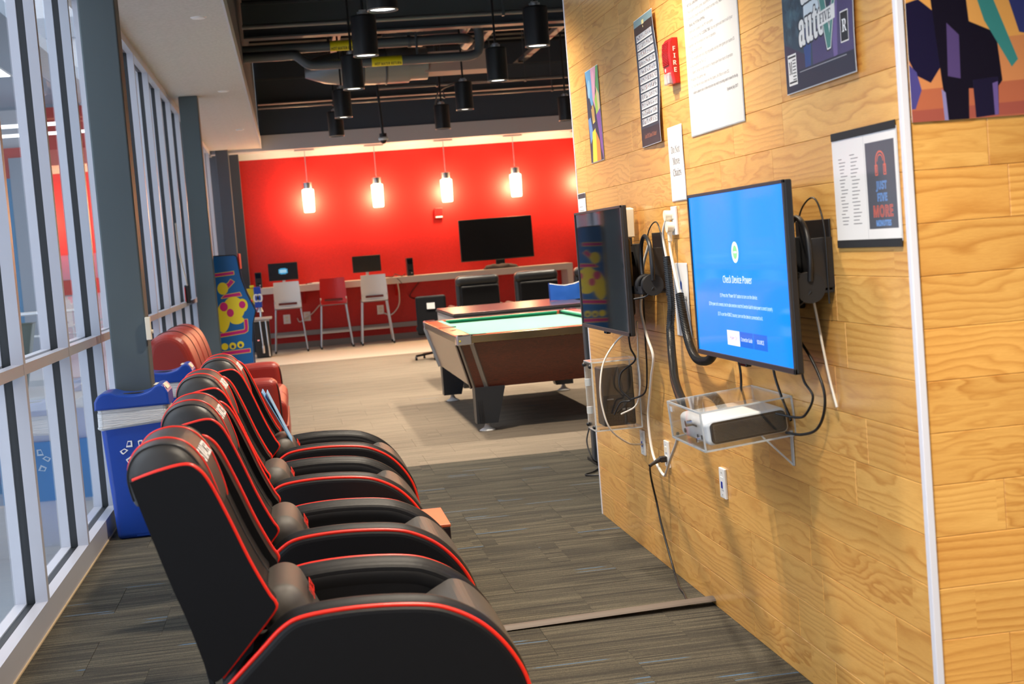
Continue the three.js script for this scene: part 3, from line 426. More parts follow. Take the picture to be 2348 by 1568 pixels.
// ---------------------------------------------------------------- recycling bins
function recycler(label, x, d, withMark) {
  const t = thing('recycling_bin', label, 'bin', [x, 0, -d], 0, 'blue recycling bins by the windows'), w = 0.405, dp = 0.30;
  const taper = (g, y0, y1, k0) => { const p = g.attributes.position; for (let i = 0; i < p.count; i++) { const f = mix(k0, 1, (p.getY(i) - y0) / (y1 - y0)); p.setX(i, p.getX(i) * f); p.setZ(i, p.getZ(i) * f); } g.computeVertexNormals(); return g; };
  obj('body', taper(rb(w - 0.02, 0.75, dp - 0.02, 0.03, 0, 0.375, 0, 4), 0, 0.75, 0.80), M.blue, t);
  obj('side_channel', taper(rb(0.16, 0.42, 0.01, 0.004, 0.02, 0.22, dp / 2 - 0.0165, 2), 0, 0.75, 0.80), M.blue, t);
  const lg = new RoundedBoxGeometry(w - 0.006, 0.125, dp - 0.006, 12, 0.03), lp = lg.attributes.position;
  for (let i = 0; i < lp.count; i++) { const X = lp.getX(i), Y = lp.getY(i), Z = lp.getZ(i), n = 0.005 * (noise(Y * 70 + X * 9, Z * 8 + X * 6 + d) - 0.5) + 0.004 * Math.sin(Y * 190 + X * 14), r = Math.hypot(X, Z) || 1; lp.setX(i, X + X / r * n); lp.setZ(i, Z + Z / r * n); if (Y < -0.03) lp.setY(i, Y + 0.02 * (X / w)); }
  lg.computeVertexNormals(); obj('liner_bag', at(lg, 0, 0.70, 0), M.liner, t);
  const half = w / 2 + 0.006, lidTop = smooth([[-half + 0.002, 0.80], [-half + 0.03, 0.838], [-half + 0.09, 0.846], [-0.06, 0.828], [0.03, 0.822], [0.10, 0.838], [half - 0.07, 0.866], [half - 0.03, 0.866], [half - 0.004, 0.822]], 40);
  const lid = obj('lid', prism([[-half, 0.752], ...lidTop, [half, 0.752]], dp + 0.012, 0.012, 3).translate(0, 0, (dp + 0.012) / 2), M.blue, t);
  obj('paper_slot', rb(0.16, 0.006, 0.05, 0.003, -0.02, 0.8245, 0.02), M.ink, lid);
  obj('sticker', [rb(0.06, 0.002, 0.16, 0.001, half - 0.055, 0.8665, 0.02), at(rb(0.035, 0.002, 0.16, 0.001).rotateZ(-0.9), half - 0.018, 0.853, 0.02)], M.cream, lid);
  if (withMark) { // three bent arrows
    const m = obj('recycling_mark', [0, 1, 2].flatMap((k) => [0, 1].map((q) => {
      const o = q ? [[-0.020, -0.015], [0.004, -0.015], [0.020, 0.012], [0.004, 0.020], [-0.006, 0.020]] : [[-0.016, -0.022], [0.02, -0.022], [0.02, 0.014], [-0.004, 0.014]];
      const inn = o.map(([a, b]) => [a * 0.58, b * 0.58]); const s = new THREE.Shape(o.map((p) => new THREE.Vector2(...p))); s.holes.push(new THREE.Path(inn.map((p) => new THREE.Vector2(...p))));
      const g = new THREE.ExtrudeGeometry(s, { depth: 0.001, bevelEnabled: false }); g.rotateZ(q ? 0.5 : 0.0).translate(q ? 0.038 : -0.028, q ? 0.045 : 0.052, 0).rotateZ(k * 2.0944); return g; })), M.print, t);
    m.rotation.x = 0.049; m.position.set(-0.012, 0.50, dp / 2 - 0.0145 + 0.003); }
  return t;
}
recycler('nearest blue recycling bin with white liner and recycling arrows', -0.961, 8.50, true);
recycler('farther blue recycling bin, mostly hidden behind the nearest one', -0.93, 10.1, false);

// ---------------------------------------------------------------- red leather loveseat
{
  const t = thing('loveseat', 'red leather loveseat with a rolled back against the windows', 'sofa', [0, 0, 0]);
  const A = 10.75, B = 12.75;
  const armP = smooth([[-0.95, 0.08], [-0.95, 0.56], [-0.80, 0.625], [-0.5, 0.65], [-0.28, 0.655], [-0.20, 0.635], [-0.175, 0.56], [-0.17, 0.30], [-0.175, 0.08]], 40);
  for (const d of [A, B - 0.22]) { obj('arm', prism(armP, 0.22, 0.05, 5).translate(0, 0, -d), M.redLeather, t); obj('arm_welt', tube(smooth([[-0.27, 0.635], [-0.195, 0.61], [-0.175, 0.5], [-0.172, 0.25], [-0.175, 0.1]], 20).map((p) => [p[0] + 0.003, p[1], -(d + 0.03)]), 0.007, 40, 6), M.seam, t); }
  const backP = smooth([[-1.10, 0.12], [-1.12, 0.62], [-1.115, 0.90], [-1.05, 1.02], [-0.93, 1.045], [-0.83, 0.99], [-0.77, 0.86], [-0.735, 0.68], [-0.72, 0.45], [-0.75, 0.12]], 44);
  for (const [a, b] of [[A + 0.03, (A + B) / 2 - 0.004], [(A + B) / 2 + 0.004, B - 0.03]]) {
    const c = obj('back_cushion', prism(backP, b - a, 0.06, 5).translate(0, 0, -a), M.redLeather, t);
    for (const f of [0.5]) obj('seam', tube(backP.slice(8, 36).map((p) => [p[0] * 1.002, p[1] + 0.001, -mix(a, b, f)]), 0.006, 60, 6), M.seam, c);
    obj('seat_cushion', prism(smooth([[-0.80, 0.26], [-0.80, 0.45], [-0.5, 0.475], [-0.22, 0.475], [-0.14, 0.44], [-0.125, 0.36], [-0.14, 0.27]], 30), Math.min(b, B - 0.22) - Math.max(a, A + 0.22) - 0.01, 0.04, 4).translate(0, 0, -Math.max(a, A + 0.22) - 0.005), M.redLeather, t);
  }
  obj('base', rb(0.9, 0.24, B - A - 0.1, 0.03, -0.6, 0.18, -(A + B) / 2), M.redLeather, t);
  obj('front_panel', rb(0.05, 0.2, B - A - 0.44, 0.02, -0.15, 0.18, -(A + B) / 2), M.redLeather, t);
  for (const [x, d] of [[-1.0, A + 0.1], [-1.0, B - 0.1], [-0.22, A + 0.1], [-0.22, B - 0.1]]) obj('foot', cyl(0.03, 0.035, 0.09, x, 0.045, -d, 14), M.black, t);
}
// ---------------------------------------------------------------- on the plank wall: televisions
// sheet lying against the wall: d0 is the edge away from the camera (left in the picture), d1 the near edge
function sheetOnWall(d0, d1, y0, y1, off, bulge, seed) {
  const g = new THREE.PlaneGeometry(1, 1, 10, 16), p = g.attributes.position;
  for (let i = 0; i < p.count; i++) { const u = p.getX(i) + 0.5, v = p.getY(i) + 0.5; p.setXYZ(i, WX - off - bulge * (0.5 + 0.5 * Math.sin(v * 7 + seed)) * (0.25 + 0.75 * u * (seed % 2 ? 1 : 1 - u)), mix(y0, y1, v), -mix(d0, d1, u)); }
  g.computeVertexNormals(); return g;
}
function poster(name, label, category, d0, d1, y0, y1, tex, bulge = 0.003, seed = 1, rough = 0.45, backing = null) {
  const t = thing(name, label, category, [WX, (y0 + y1) / 2, -(d0 + d1) / 2]); const back = (g) => g.translate(-WX, -(y0 + y1) / 2, (d0 + d1) / 2);
  obj('print', back(sheetOnWall(d0, d1, y0, y1, 0.0035, bulge, seed)), mat([1, 1, 1], rough, { map: tex }), t);
  obj('paper_edge', back(sheetOnWall(d0 + 0.004, d1 - 0.004, y0 - 0.003, y1 + 0.003, 0.0022, bulge, seed)), backing ?? M.white, t);
  return t;
}
function television(label, d0, d1, y0, y1, x, screen) {     // d0 far edge, d1 near edge; screen faces -x
  const cy = (y0 + y1) / 2, cd = (d0 + d1) / 2, w = d0 - d1, h = y1 - y0, t = thing('wall_television', label, 'television', [x, cy, -cd]);
  obj('cabinet', [rb(0.022, h, w, 0.005, 0.0145, 0, 0), rb(0.05, h * 0.62, w * 0.72, 0.02, 0.045, -0.03, 0)], M.black, t);
  const b = 0.011, bez = (hh, ww, y, z) => rb(0.008, hh, ww, 0.002, 0.001, y, z);
  obj('bezel', [bez(b, w, h / 2 - b / 2, 0), bez(0.017, w, -h / 2 + 0.0085, 0), bez(h, b, 0, w / 2 - b / 2), bez(h, b, 0, -w / 2 + b / 2)], mat([0.030, 0.028, 0.032], 0.3), t);
  const s = obj('screen', quad([0.0015, -h / 2 + 0.016, -w / 2 + 0.010], [0.0015, -h / 2 + 0.016, w / 2 - 0.010], [0.0015, h / 2 - 0.010, w / 2 - 0.010], [0.0015, h / 2 - 0.010, -w / 2 + 0.010]), screen, t);
  obj('sensor', rb(0.02, 0.012, 0.06, 0.003, 0.012, -h / 2 - 0.006, 0), M.blackGloss, t);
  obj('wall_mount', [rb(0.02, 0.22, 0.42, 0.004, WX - x - 0.011, 0, 0), bar([0.075, 0.05, -0.12], [WX - x - 0.02, 0.05, -0.12], 0.03, 0.05), bar([0.075, 0.05, 0.12], [WX - x - 0.02, 0.05, 0.12], 0.03, 0.05), rb(0.02, 0.3, 0.03, 0.003, 0.078, 0, 0.12), rb(0.02, 0.3, 0.03, 0.003, 0.078, 0, -0.12)], M.blackMatt, t);
  return t;
}
const TVX = 1.40;
television('black switched-off wall television, the farther one, mirroring the room', 7.01, 6.00, 1.066, 1.628, TVX, mat([0.008, 0.009, 0.012], 0.03, { ior: 2.2 }));
{
  const tex = canvasTex(1280, 720, (g, w, h) => {
    g.fillStyle = '#0488f4'; g.fillRect(0, 0, w, h); 
    g.fillStyle = '#ffffff'; g.beginPath(); g.ellipse(640, 262, 46, 46, 0, 0, 7); g.fill(); g.fillStyle = '#8fe08f'; g.beginPath(); g.ellipse(640, 262, 30, 30, 0, 0, 7); g.fill(); g.fillStyle = '#ffffff'; g.fillRect(620, 258, 40, 8);
    g.textAlign = 'center'; g.font = '44px sans-serif'; g.fillText('Check Device Power', 640, 396);
    g.font = '21px sans-serif'; g.globalAlpha = 0.92; g.fillText('(1) Press the "Power On" button to turn on the device.', 640, 460); g.fillText('(2) If the power cord is connected, check the cable connection or select the Connection Guide for device power to connect it properly.', 640, 502, 860); g.fillText('(3) To use the HDMI 2 source, turn on the device connected to it.', 640, 545); g.globalAlpha = 1;
    g.fillStyle = '#f4eefc'; g.fillRect(452, 606, 172, 66); g.fillStyle = '#0668cf'; g.fillRect(630, 606, 172, 66); g.fillRect(808, 606, 172, 66);
    g.font = '24px sans-serif'; g.fillStyle = '#6a5c86'; g.fillText('Power On', 538, 647); g.fillStyle = '#ffffff'; g.fillText('Connection Guide', 716, 647, 150); g.fillText('SOURCE', 894, 647);
  });
  const s = mat([0.006, 0.007, 0.010], 0.05, { emissive: lin(1, 1, 1), emissiveMap: tex, emissiveIntensity: 1.75, ior: 1.45 });
  television('bright blue wall television reading Check Device Power', 4.955, 3.95, 1.061, 1.622, TVX, s);
}
// headset holders behind the televisions
[[3.99, 4.27, 1.29, 1.50, 'black headset hanging beside the blue television', 1.0], [5.88, 6.06, 1.25, 1.50, 'black headset hanging beside the switched-off television', 1.0]].forEach(([a, b, y0, y1, label]) => {
  const h = thing('headset_shelf', label.replace('black headset hanging', 'black metal bracket holding the headset'), 'bracket', [WX, (y0 + y1) / 2, -(a + b) / 2]), w = b - a, hh = y1 - y0;
  obj('back_plate', rb(0.006, hh, w, 0.002, -0.004, 0, 0), M.black, h); obj('ledge', rb(0.11, 0.008, w, 0.002, -0.056, -hh / 2, 0), M.black, h); obj('lip', rb(0.006, 0.03, w, 0.002, -0.109, -hh / 2 + 0.015, 0), M.black, h); obj('side_plate', rb(0.07, hh * 0.7, 0.006, 0.002, -0.035, -hh * 0.1, w / 2), M.black, h);
  const t = thing('headset', label, 'headset', [WX - 0.075, (y0 + y1) / 2 - 0.02, -(a + b) / 2 + 0.06]);
  obj('headband', tube([[0, -0.05, 0.085], [0, 0.02, 0.095], [0, 0.1, 0.07], [0, 0.135, 0], [0, 0.1, -0.07], [0, 0.02, -0.095], [0, -0.05, -0.085]], 0.009, 50, 8), M.black, t);
  for (const s of [1, -1]) { obj('ear_cup', cyl(0.038, 0.045, 0.03, 0, -0.07, 0.07 * s, 24, 'z'), M.blackMatt, t); obj('ear_pad', new THREE.TorusGeometry(0.032, 0.014, 10, 24).translate(0, -0.07, 0.05 * s), M.leather, t); }
  obj('microphone', tube([[0, -0.08, 0.085], [-0.03, -0.115, 0.07], [-0.07, -0.125, 0.02]], 0.004, 20, 6), M.black, t);
  obj('wire', tube([[0.01, -0.10, 0.07], [0.03, -0.02, 0.0], [0.02, 0.13, -0.03], [0.045, 0.19, 0.03], [0.05, 0.10, 0.09], [0.055, -0.12, 0.08]], 0.0028, 50, 6), M.black, t);
});
// clear boxes with game consoles
function clearBox(label, x, y, d, w, h, dp, roll = 0) {      // centre of the box; w along x, dp along depth
  const t = thing('acrylic_case', label, 'case', [x, y, -d]); t.rotation.z = roll; const k = 0.004;
  obj('wall_panel', rb(k, h, dp, 0.0008, -w / 2, 0, 0), M.acrylic, t); obj('front_panel', rb(w, h, k, 0.0008, 0, 0, dp / 2), M.acrylic, t); obj('rear_panel', rb(w, h, k, 0.0008, 0, 0, -dp / 2), M.acrylic, t); obj('top_panel', rb(w, k, dp, 0.0008, 0, h / 2, 0), M.acrylic, t); obj('bottom_panel', rb(w, k, dp, 0.0008, 0, -h / 2, 0), M.acrylic, t);
  const e = 0.0055; obj('edge', [[1, 1], [1, -1], [-1, 1], [-1, -1]].flatMap(([a, b]) => [bx(w, e, e, 0, a * h / 2, b * dp / 2), bx(e, h, e, a * w / 2, 0, b * dp / 2), bx(e, e, dp, a * w / 2, b * h / 2, 0)]), M.acrylicEdge, t);
  return t;
}
{
  const t = clearBox('clear acrylic case mounted below the switched-off television', 1.415, 0.775, 6.50, 0.215, 0.315, 0.165);
  obj('hinge', [rb(0.02, 0.035, 0.02, 0.003, -0.112, 0.06, -0.03), rb(0.02, 0.035, 0.02, 0.003, -0.112, -0.07, -0.03)], M.acrylicEdge, t); obj('corner_foot', [[1, 1], [1, -1], [-1, 1], [-1, -1]].map(([a, b]) => ball(0.010, -0.112, a * 0.14, b * 0.07)), M.black, t);
  const c = thing('game_console', 'black tower game console inside the farther clear case', 'game console', [1.425, 0.632, -6.50]);
  obj('body', rb(0.15, 0.27, 0.14, 0.008, 0, 0.135, 0), mat([0.035, 0.03, 0.026], 0.3), c); obj('rear_panel', rb(0.146, 0.135, 0.004, 0.001, 0, 0.075, 0.0715), M.blackMatt, c);
  for (let i = 0; i < 11; i++) for (let j = 0; j < 7; j++) if (!(i > 5 && j > 3)) obj('vent', bx(0.0075, 0.0075, 0.003, -0.062 + i * 0.0124, 0.018 + j * 0.0124, 0.0745), M.ink, c);
  obj('port', [bx(0.02, 0.01, 0.003, 0.045, 0.075, 0.0745), bx(0.014, 0.009, 0.003, 0.02, 0.075, 0.0745), bx(0.03, 0.006, 0.003, -0.04, 0.125, 0.0745)], M.duct, c);
}
{
  const t = clearBox('clear acrylic case on the wall below the blue television', 1.394, 0.868, 4.61, 0.305, 0.125, 0.40, 0.085);
  obj('sticker', bx(0.001, 0.018, 0.025, -0.154, 0.04, -0.16), M.print, t); obj('knob', cyl(0.011, 0.011, 0.02, -0.156, 0.015, 0.05, 16, 'x'), M.chrome, t); obj('knob', cyl(0.008, 0.008, 0.01, -0.156, -0.03, 0.14, 16, 'x'), M.chrome, t);
  const br = thing('acrylic_bracket', 'clear triangular acrylic bracket under the near clear case', 'bracket', [1.545, 0.83, -4.44]); obj('gusset', prism([[0, 0], [-0.11, 0], [0, -0.115]], 0.006, 0.001).translate(0, 0, 0.003), M.acrylic, br); obj('gusset_edge', [bar([0, -0.115, 0], [-0.11, 0, 0], 0.004, 0.006), bx(0.004, 0.115, 0.02, -0.001, -0.058, 0)], M.acrylicEdge, br);
  const c = thing('game_console', 'white game console with black mesh side inside the near clear case', 'game console', [1.404, 0.811, -4.60]); c.rotation.z = 0.085;
  obj('shell', rb(0.275, 0.082, 0.33, 0.02, 0, 0.044, 0, 4), M.whitePlastic, c); obj('mesh_frame', prism(roundRect(0.254, 0.07, 0.016), 0.006, 0.001).translate(0, 0.044, 0.1685), M.black, c);
  obj('mesh_plate', rb(0.235, 0.056, 0.003, 0.001, 0, 0.044, 0.1680), mat([0.05, 0.052, 0.048], 0.5), c);
  const holes = []; for (let i = 0; i < 44; i++) for (let j = 0; j < 10; j++) holes.push(bx(0.0030, 0.0036, 0.0008, -0.112 + i * 0.0052 + (j % 2) * 0.0026, 0.0215 + j * 0.005, 0.1698)); const hs = obj('mesh_holes', holes, M.ink, c); hs.userData.kind = 'stuff';
  obj('disc_slot', rb(0.003, 0.006, 0.13, 0.001, -0.1425, 0.062, 0.0), M.black, c); obj('power_button', cyl(0.008, 0.008, 0.004, -0.142, 0.03, -0.09, 16, 'x'), M.black, c); obj('port', [bx(0.003, 0.012, 0.008, -0.142, 0.028, 0.06), bx(0.003, 0.014, 0.01, -0.142, 0.03, 0.11)], M.black, c);
}
function roundRect(w, h, r) { const o = []; for (const [sx, sy, a0] of [[1, 1, 0], [-1, 1, 1], [-1, -1, 2], [1, -1, 3]]) for (let k = 0; k <= 5; k++) { const a = (a0 + k / 5) * Math.PI / 2; o.push([sx * (w / 2 - r) + r * Math.cos(a), sy * (h / 2 - r) + r * Math.sin(a)]); } return o; }
// wall plates
function wallPlate(d, y, label, kind) {
  const t = thing('wall_plate', label, 'wall plate', [WX, y, -d]); obj('plate', rb(0.010, 0.116, 0.072, 0.003, -0.005, 0, 0), M.whitePlastic, t); obj('screw', [cyl(0.003, 0.003, 0.002, -0.0105, 0.042, 0, 10, 'x'), cyl(0.003, 0.003, 0.002, -0.0105, -0.042, 0, 10, 'x')], M.alu, t);
  if (kind === 'data') { obj('jack', rb(0.004, 0.026, 0.02, 0.001, -0.0108, -0.006, 0.0), mat([0.005, 0.03, 0.30], 0.4), t); obj('jack_frame', rb(0.002, 0.05, 0.03, 0.001, -0.0105, 0, 0), M.whitePlastic, t); } else obj('socket', [rb(0.004, 0.026, 0.03, 0.004, -0.0108, 0.02, 0), rb(0.004, 0.026, 0.03, 0.004, -0.0108, -0.02, 0)], M.cream, t);
  return t;
}
wallPlate(6.515, 0.53, 'white data plate below the farther clear case', 'data'); wallPlate(6.075, 0.535, 'white power outlet plate with a black plug, middle of the three low plates', 'power'); wallPlate(5.25, 0.532, 'white data plate with blue jack, nearest of the low plates', 'data');
{ const t = wallPlate(5.675, 1.542, 'white power outlet plate with two white plugs under the notice', 'power'); }
[[1.565, 5.70, 'upper round white plug in the outlet beside the blue television'], [1.518, 5.68, 'lower round white plug in the outlet beside the blue television']].forEach(([y, d, l]) => { const t = thing('power_plug', l, 'plug', [WX - 0.012, y, -d], 0, 'white plugs'); obj('plug_body', cyl(0.022, 0.02, 0.028, -0.014, 0, 0, 20, 'x'), M.cream, t); obj('plug_neck', rb(0.018, 0.05, 0.016, 0.005, -0.016, -0.035, 0), M.cream, t); });
{ const t = thing('power_plug', 'black plug in the low outlet plate', 'plug', [WX - 0.012, 0.515, -6.07]); obj('plug_body', rb(0.03, 0.026, 0.03, 0.005, -0.015, 0, 0), M.black, t); obj('plug_neck', rod([-0.03, 0, 0], [-0.085, -0.018, 0.03], 0.011, 0.006), M.black, t); }
// cables
function cable(name, label, pts, r, m) { const t = tag(obj(name, tube(pts.map(([x, y, d]) => [x, y, -d]), r, pts.length * 14, 8), m), label, 'cable'); return t; }
function conduitHose(label, pts) {
  const t = thing('corrugated_hose', label, 'hose', [0, 0, 0], 0, 'black corrugated hoses'), c = new THREE.CatmullRomCurve3(pts.map(([x, y, d]) => V(x, y, -d))), L = c.getLength(), n = Math.floor(L / 0.0075), rings = [];
  obj('tube', new THREE.TubeGeometry(c, 80, 0.0145, 12), M.hose, t);
  for (let i = 0; i <= n; i++) { const p = c.getPointAt(i / n), q = c.getTangentAt(i / n), g = new THREE.CylinderGeometry(0.0172, 0.0172, 0.0036, 14); g.applyQuaternion(new THREE.Quaternion().setFromUnitVectors(V(0, 1, 0), q)); rings.push(at(g, p.x, p.y, p.z)); }
  obj('ribs', rings, M.hose, t);
}
conduitHose('left black corrugated hose running down to the near clear case', [[1.515, 1.396, 5.73], [1.512, 1.30, 5.71], [1.51, 1.20, 5.695], [1.50, 1.11, 5.70], [1.48, 1.029, 5.63], [1.445, 0.975, 5.49], [1.40, 0.936, 5.31], [1.33, 0.905, 4.98], [1.30, 0.90, 4.82]]);
conduitHose('right black corrugated hose curving under the blue television', [[1.518, 1.247, 5.585], [1.516, 1.18, 5.555], [1.514, 1.118, 5.52], [1.51, 1.06, 5.47], [1.505, 1.012, 5.38], [1.50, 1.002, 5.27], [1.50, 1.02, 5.15], [1.50, 1.08, 5.05]]);
cable('power_cable', 'white cable from the upper plug into the left hose', [[1.52, 1.56, 5.70], [1.51, 1.51, 5.735], [1.512, 1.46, 5.75], [1.515, 1.38, 5.73]], 0.0055, M.whiteCable);
cable('power_cable', 'white cable from the lower plug into the right hose', [[1.52, 1.47, 5.68], [1.518, 1.42, 5.675], [1.517, 1.33, 5.63], [1.518, 1.23, 5.58]], 0.0065, M.whiteCable);
cable('white_cable', 'thick white cable hanging from the switched-off television to the near clear case', [[1.51, 1.45, 6.0], [1.495, 1.36, 6.06], [1.49, 1.26, 6.09], [1.485, 1.17, 6.12], [1.49, 1.06, 6.07], [1.50, 0.97, 6.02], [1.50, 0.88, 6.08], [1.50, 0.80, 6.13], [1.50, 0.70, 6.19], [1.50, 0.60, 6.19], [1.50, 0.52, 6.15], [1.50, 0.475, 6.06], [1.50, 0.458, 5.98], [1.47, 0.50, 5.82], [1.40, 0.614, 5.46], [1.30, 0.747, 4.97], [1.27, 0.80, 4.83]], 0.0065, M.whiteCable);
cable('thin_cable', 'thin pale cable looping before the farther clear case to its data plate', [[1.47, 1.09, 6.2], [1.43, 1.03, 6.38], [1.36, 0.94, 6.38], [1.33, 0.84, 6.36], [1.33, 0.74, 6.36], [1.36, 0.63, 6.36], [1.45, 0.55, 6.42], [1.52, 0.528, 6.48], [1.54, 0.525, 6.51]], 0.0042, M.whiteCable);
cable('thin_cable', 'thin pale cable hanging right of the farther clear case', [[1.47, 1.12, 6.15], [1.48, 1.03, 6.2], [1.50, 0.93, 6.3], [1.50, 0.82, 6.3], [1.48, 0.73, 6.33], [1.42, 0.69, 6.38]], 0.0042, M.whiteCable);
cable('black_cable', 'black cable looping from the switched-off television into the farther clear case', [[1.45, 1.10, 6.25], [1.46, 1.0, 6.27], [1.48, 0.94, 6.28], [1.43, 0.88, 6.36], [1.42, 0.81, 6.36], [1.46, 0.755, 6.34], [1.42, 0.745, 6.37], [1.39, 0.69, 6.39]], 0.0042, M.black);
cable('black_cable', 'straight black cable hanging behind the switched-off television', [[1.49, 1.42, 6.05], [1.50, 1.2, 6.12], [1.51, 1.05, 6.18], [1.52, 0.88, 6.24], [1.51, 0.79, 6.27], [1.46, 0.757, 6.34]], 0.004, M.black);
cable('black_cable', 'black power cable dropping from the low outlet plate to the carpet strip', [[1.46, 0.497, 6.04], [1.475, 0.47, 6.13], [1.50, 0.40, 6.22], [1.52, 0.30, 6.24], [1.525, 0.20, 6.2], [1.53, 0.10, 6.13], [1.53, 0.03, 6.06], [1.52, 0.006, 5.98], [1.49, 0.006, 5.82], [1.48, 0.006, 5.72], [1.47, 0.006, 5.66], [1.45, 0.008, 5.55]], 0.0045, M.black);
cable('black_cable', 'short black cable from the blue television into the near clear case', [[1.47, 1.08, 4.75], [1.49, 1.02, 4.77], [1.50, 0.95, 4.8], [1.48, 0.90, 4.78]], 0.0045, M.black);
cable('black_cable', 'second black cable from the blue television down behind the near clear case', [[1.50, 1.10, 4.45], [1.51, 1.02, 4.47], [1.52, 0.95, 4.45], [1.525, 0.87, 4.38]], 0.0045, M.black);
cable('black_cable', 'outer black cable looping right of the near clear case', [[1.46, 1.24, 4.26], [1.49, 1.15, 4.17], [1.51, 1.08, 4.11], [1.52, 1.0, 4.06], [1.525, 0.93, 4.08], [1.52, 0.87, 4.14], [1.515, 0.84, 4.26], [1.50, 0.835, 4.36]], 0.0045, M.black);
cable('black_cable', 'inner black cable with a plug right of the near clear case', [[1.49, 1.10, 4.16], [1.50, 1.02, 4.17], [1.515, 0.97, 4.14], [1.51, 0.91, 4.2], [1.50, 0.895, 4.26], [1.47, 0.90, 4.36]], 0.004, M.black);
cable('thin_cable', 'pale thin cable hanging from the headset beside the blue television', [[1.50, 1.32, 4.06], [1.52, 1.2, 4.07], [1.53, 1.05, 4.04], [1.535, 0.95, 4.0]], 0.004, M.whiteCable);
{ const t = thing('power_strip', 'white power adapter standing behind the switched-off television', 'adapter', [1.50, 1.555, -6.31]); obj('brick', rb(0.05, 0.13, 0.06, 0.006).rotateX(0.12), M.cream, t); obj('plug_neck', rb(0.02, 0.04, 0.02, 0.004, 0, -0.085, 0.012), M.black, t); }
// ---------------------------------------------------------------- papers and posters on the plank wall
const blot = (g, r, list) => { for (const [c, x, y, a, b, rot] of list) { g.fillStyle = c; g.beginPath(); g.ellipse(x, y, a, b, rot ?? 0, 0, 7); g.fill(); } };
const poly = (g, c, pts) => { g.fillStyle = c; g.beginPath(); pts.forEach((p, i) => i ? g.lineTo(...p) : g.moveTo(...p)); g.closePath(); g.fill(); };
poster('wall_notice', 'large white rules sheet with many lines of print', 'notice', 5.345, 4.70, 1.853, 2.72, canvasTex(1024, 1376, (g, w, h) => {
  g.fillStyle = '#d0cfce'; g.fillRect(0, 0, w, h); g.fillStyle = '#1c1c22';
  const L = ['GAME ROOM RULES', '1. Student ID is required to check out equipment.', '2. No food or drinks near the game systems.', '3. Be respectful to staff and other players.', '4. Report damaged equipment to the front desk.', '5. Keep the volume at a reasonable level.', '6. No tampering with any cords, cables or settings.', '7. *NO FOUL LANGUAGE,* no fighting, or horseplay of any kind.', '8. Treat all game systems, games, equipment, and furniture with care.', '9. Console and computer sessions are limited to an hour only, *THEN YOU MUST TAKE A', '*BREAK. NO SYSTEM HOPPING.', '10. Minors aren\'t allowed to play "M" rated games.', '11. Closing time is just that, *CLOSING TIME.* Stop your game and check in all of your', 'equipment. See front entrance for hours of operation.', '12. Clean up after yourself.', '13. Only one game, pool stick, ping pong paddle, and any other games per student ID.', '14. Max volume on the TVs is 12.', '15. Student Life has the right to adjust or change Game Room hours of operation', 'throughout the academic year.', '16. If you have any issues please visit the Student Life Office in room 252.', '*Failure to abide by rules or follow instructions may result in you being asked to leave for the day.'];
  L.forEach((s, i) => { let x = i === 20 ? 100 : i === 10 ? 110 : 66; const y = 1136 - (20 - i) * 39.5; let bold = false; if (i === 0) { g.font = 'bold 60px sans-serif'; g.fillText(s, 230, y - 60); return; }
    s.split('*').forEach((part, k) => { g.font = (k % 2 ? 'bold ' : '') + '23px sans-serif'; const m = Math.min(g.measureText(part).width, 905 - (x - 66)); g.fillText(part, x, y, m); x += m; }); });
  g.font = 'bold 23px sans-serif'; g.fillText('Updated July 2017', 760, 1190);
}), 0.004, 2, 0.3);
poster('wall_notice', 'white paper notice reading Do Not Move Chairs', 'notice', 5.694, 5.485, 1.622, 1.913, canvasTex(512, 704, (g, w, h) => { g.fillStyle = '#dfdedd'; g.fillRect(0, 0, w, h); g.fillStyle = '#1d1d20'; g.font = 'bold 92px serif'; g.textAlign = 'center'; g.fillText('Do Not', 256, 250); g.fillText('Move', 256, 360); g.fillText('Chairs', 256, 470); }), 0.002, 3);
poster('wall_notice', 'white keep clean notice half hidden behind the black hoses', 'notice', 5.765, 5.55, 1.075, 1.368, canvasTex(512, 704, (g, w, h) => { g.fillStyle = '#dbdad9'; g.fillRect(0, 0, w, h); poly(g, '#24489a', [[230, 190], [270, 160], [300, 190], [285, 250], [245, 250]]); g.fillStyle = '#2a2a30'; g.font = 'bold 62px sans-serif'; g.textAlign = 'center'; g.fillText('PLEASE CLEAN', 256, 360, 460); g.font = '34px sans-serif'; g.fillText('up after yourself', 256, 430); }), 0.003, 5);
poster('wall_notice', 'white sheet with dark header at the far wall corner', 'notice', 7.598, 7.413, 1.45, 1.736, canvasTex(256, 384, (g, w, h) => { g.fillStyle = '#f0efee'; g.fillRect(0, 0, w, h); g.fillStyle = '#3c3a42'; g.fillRect(0, 0, w, 34); g.fillStyle = '#8a8a92'; for (let i = 0; i < 6; i++) g.fillRect(30, 90 + i * 26, 120 + (i * 37) % 60, 5); }), 0.001, 3);
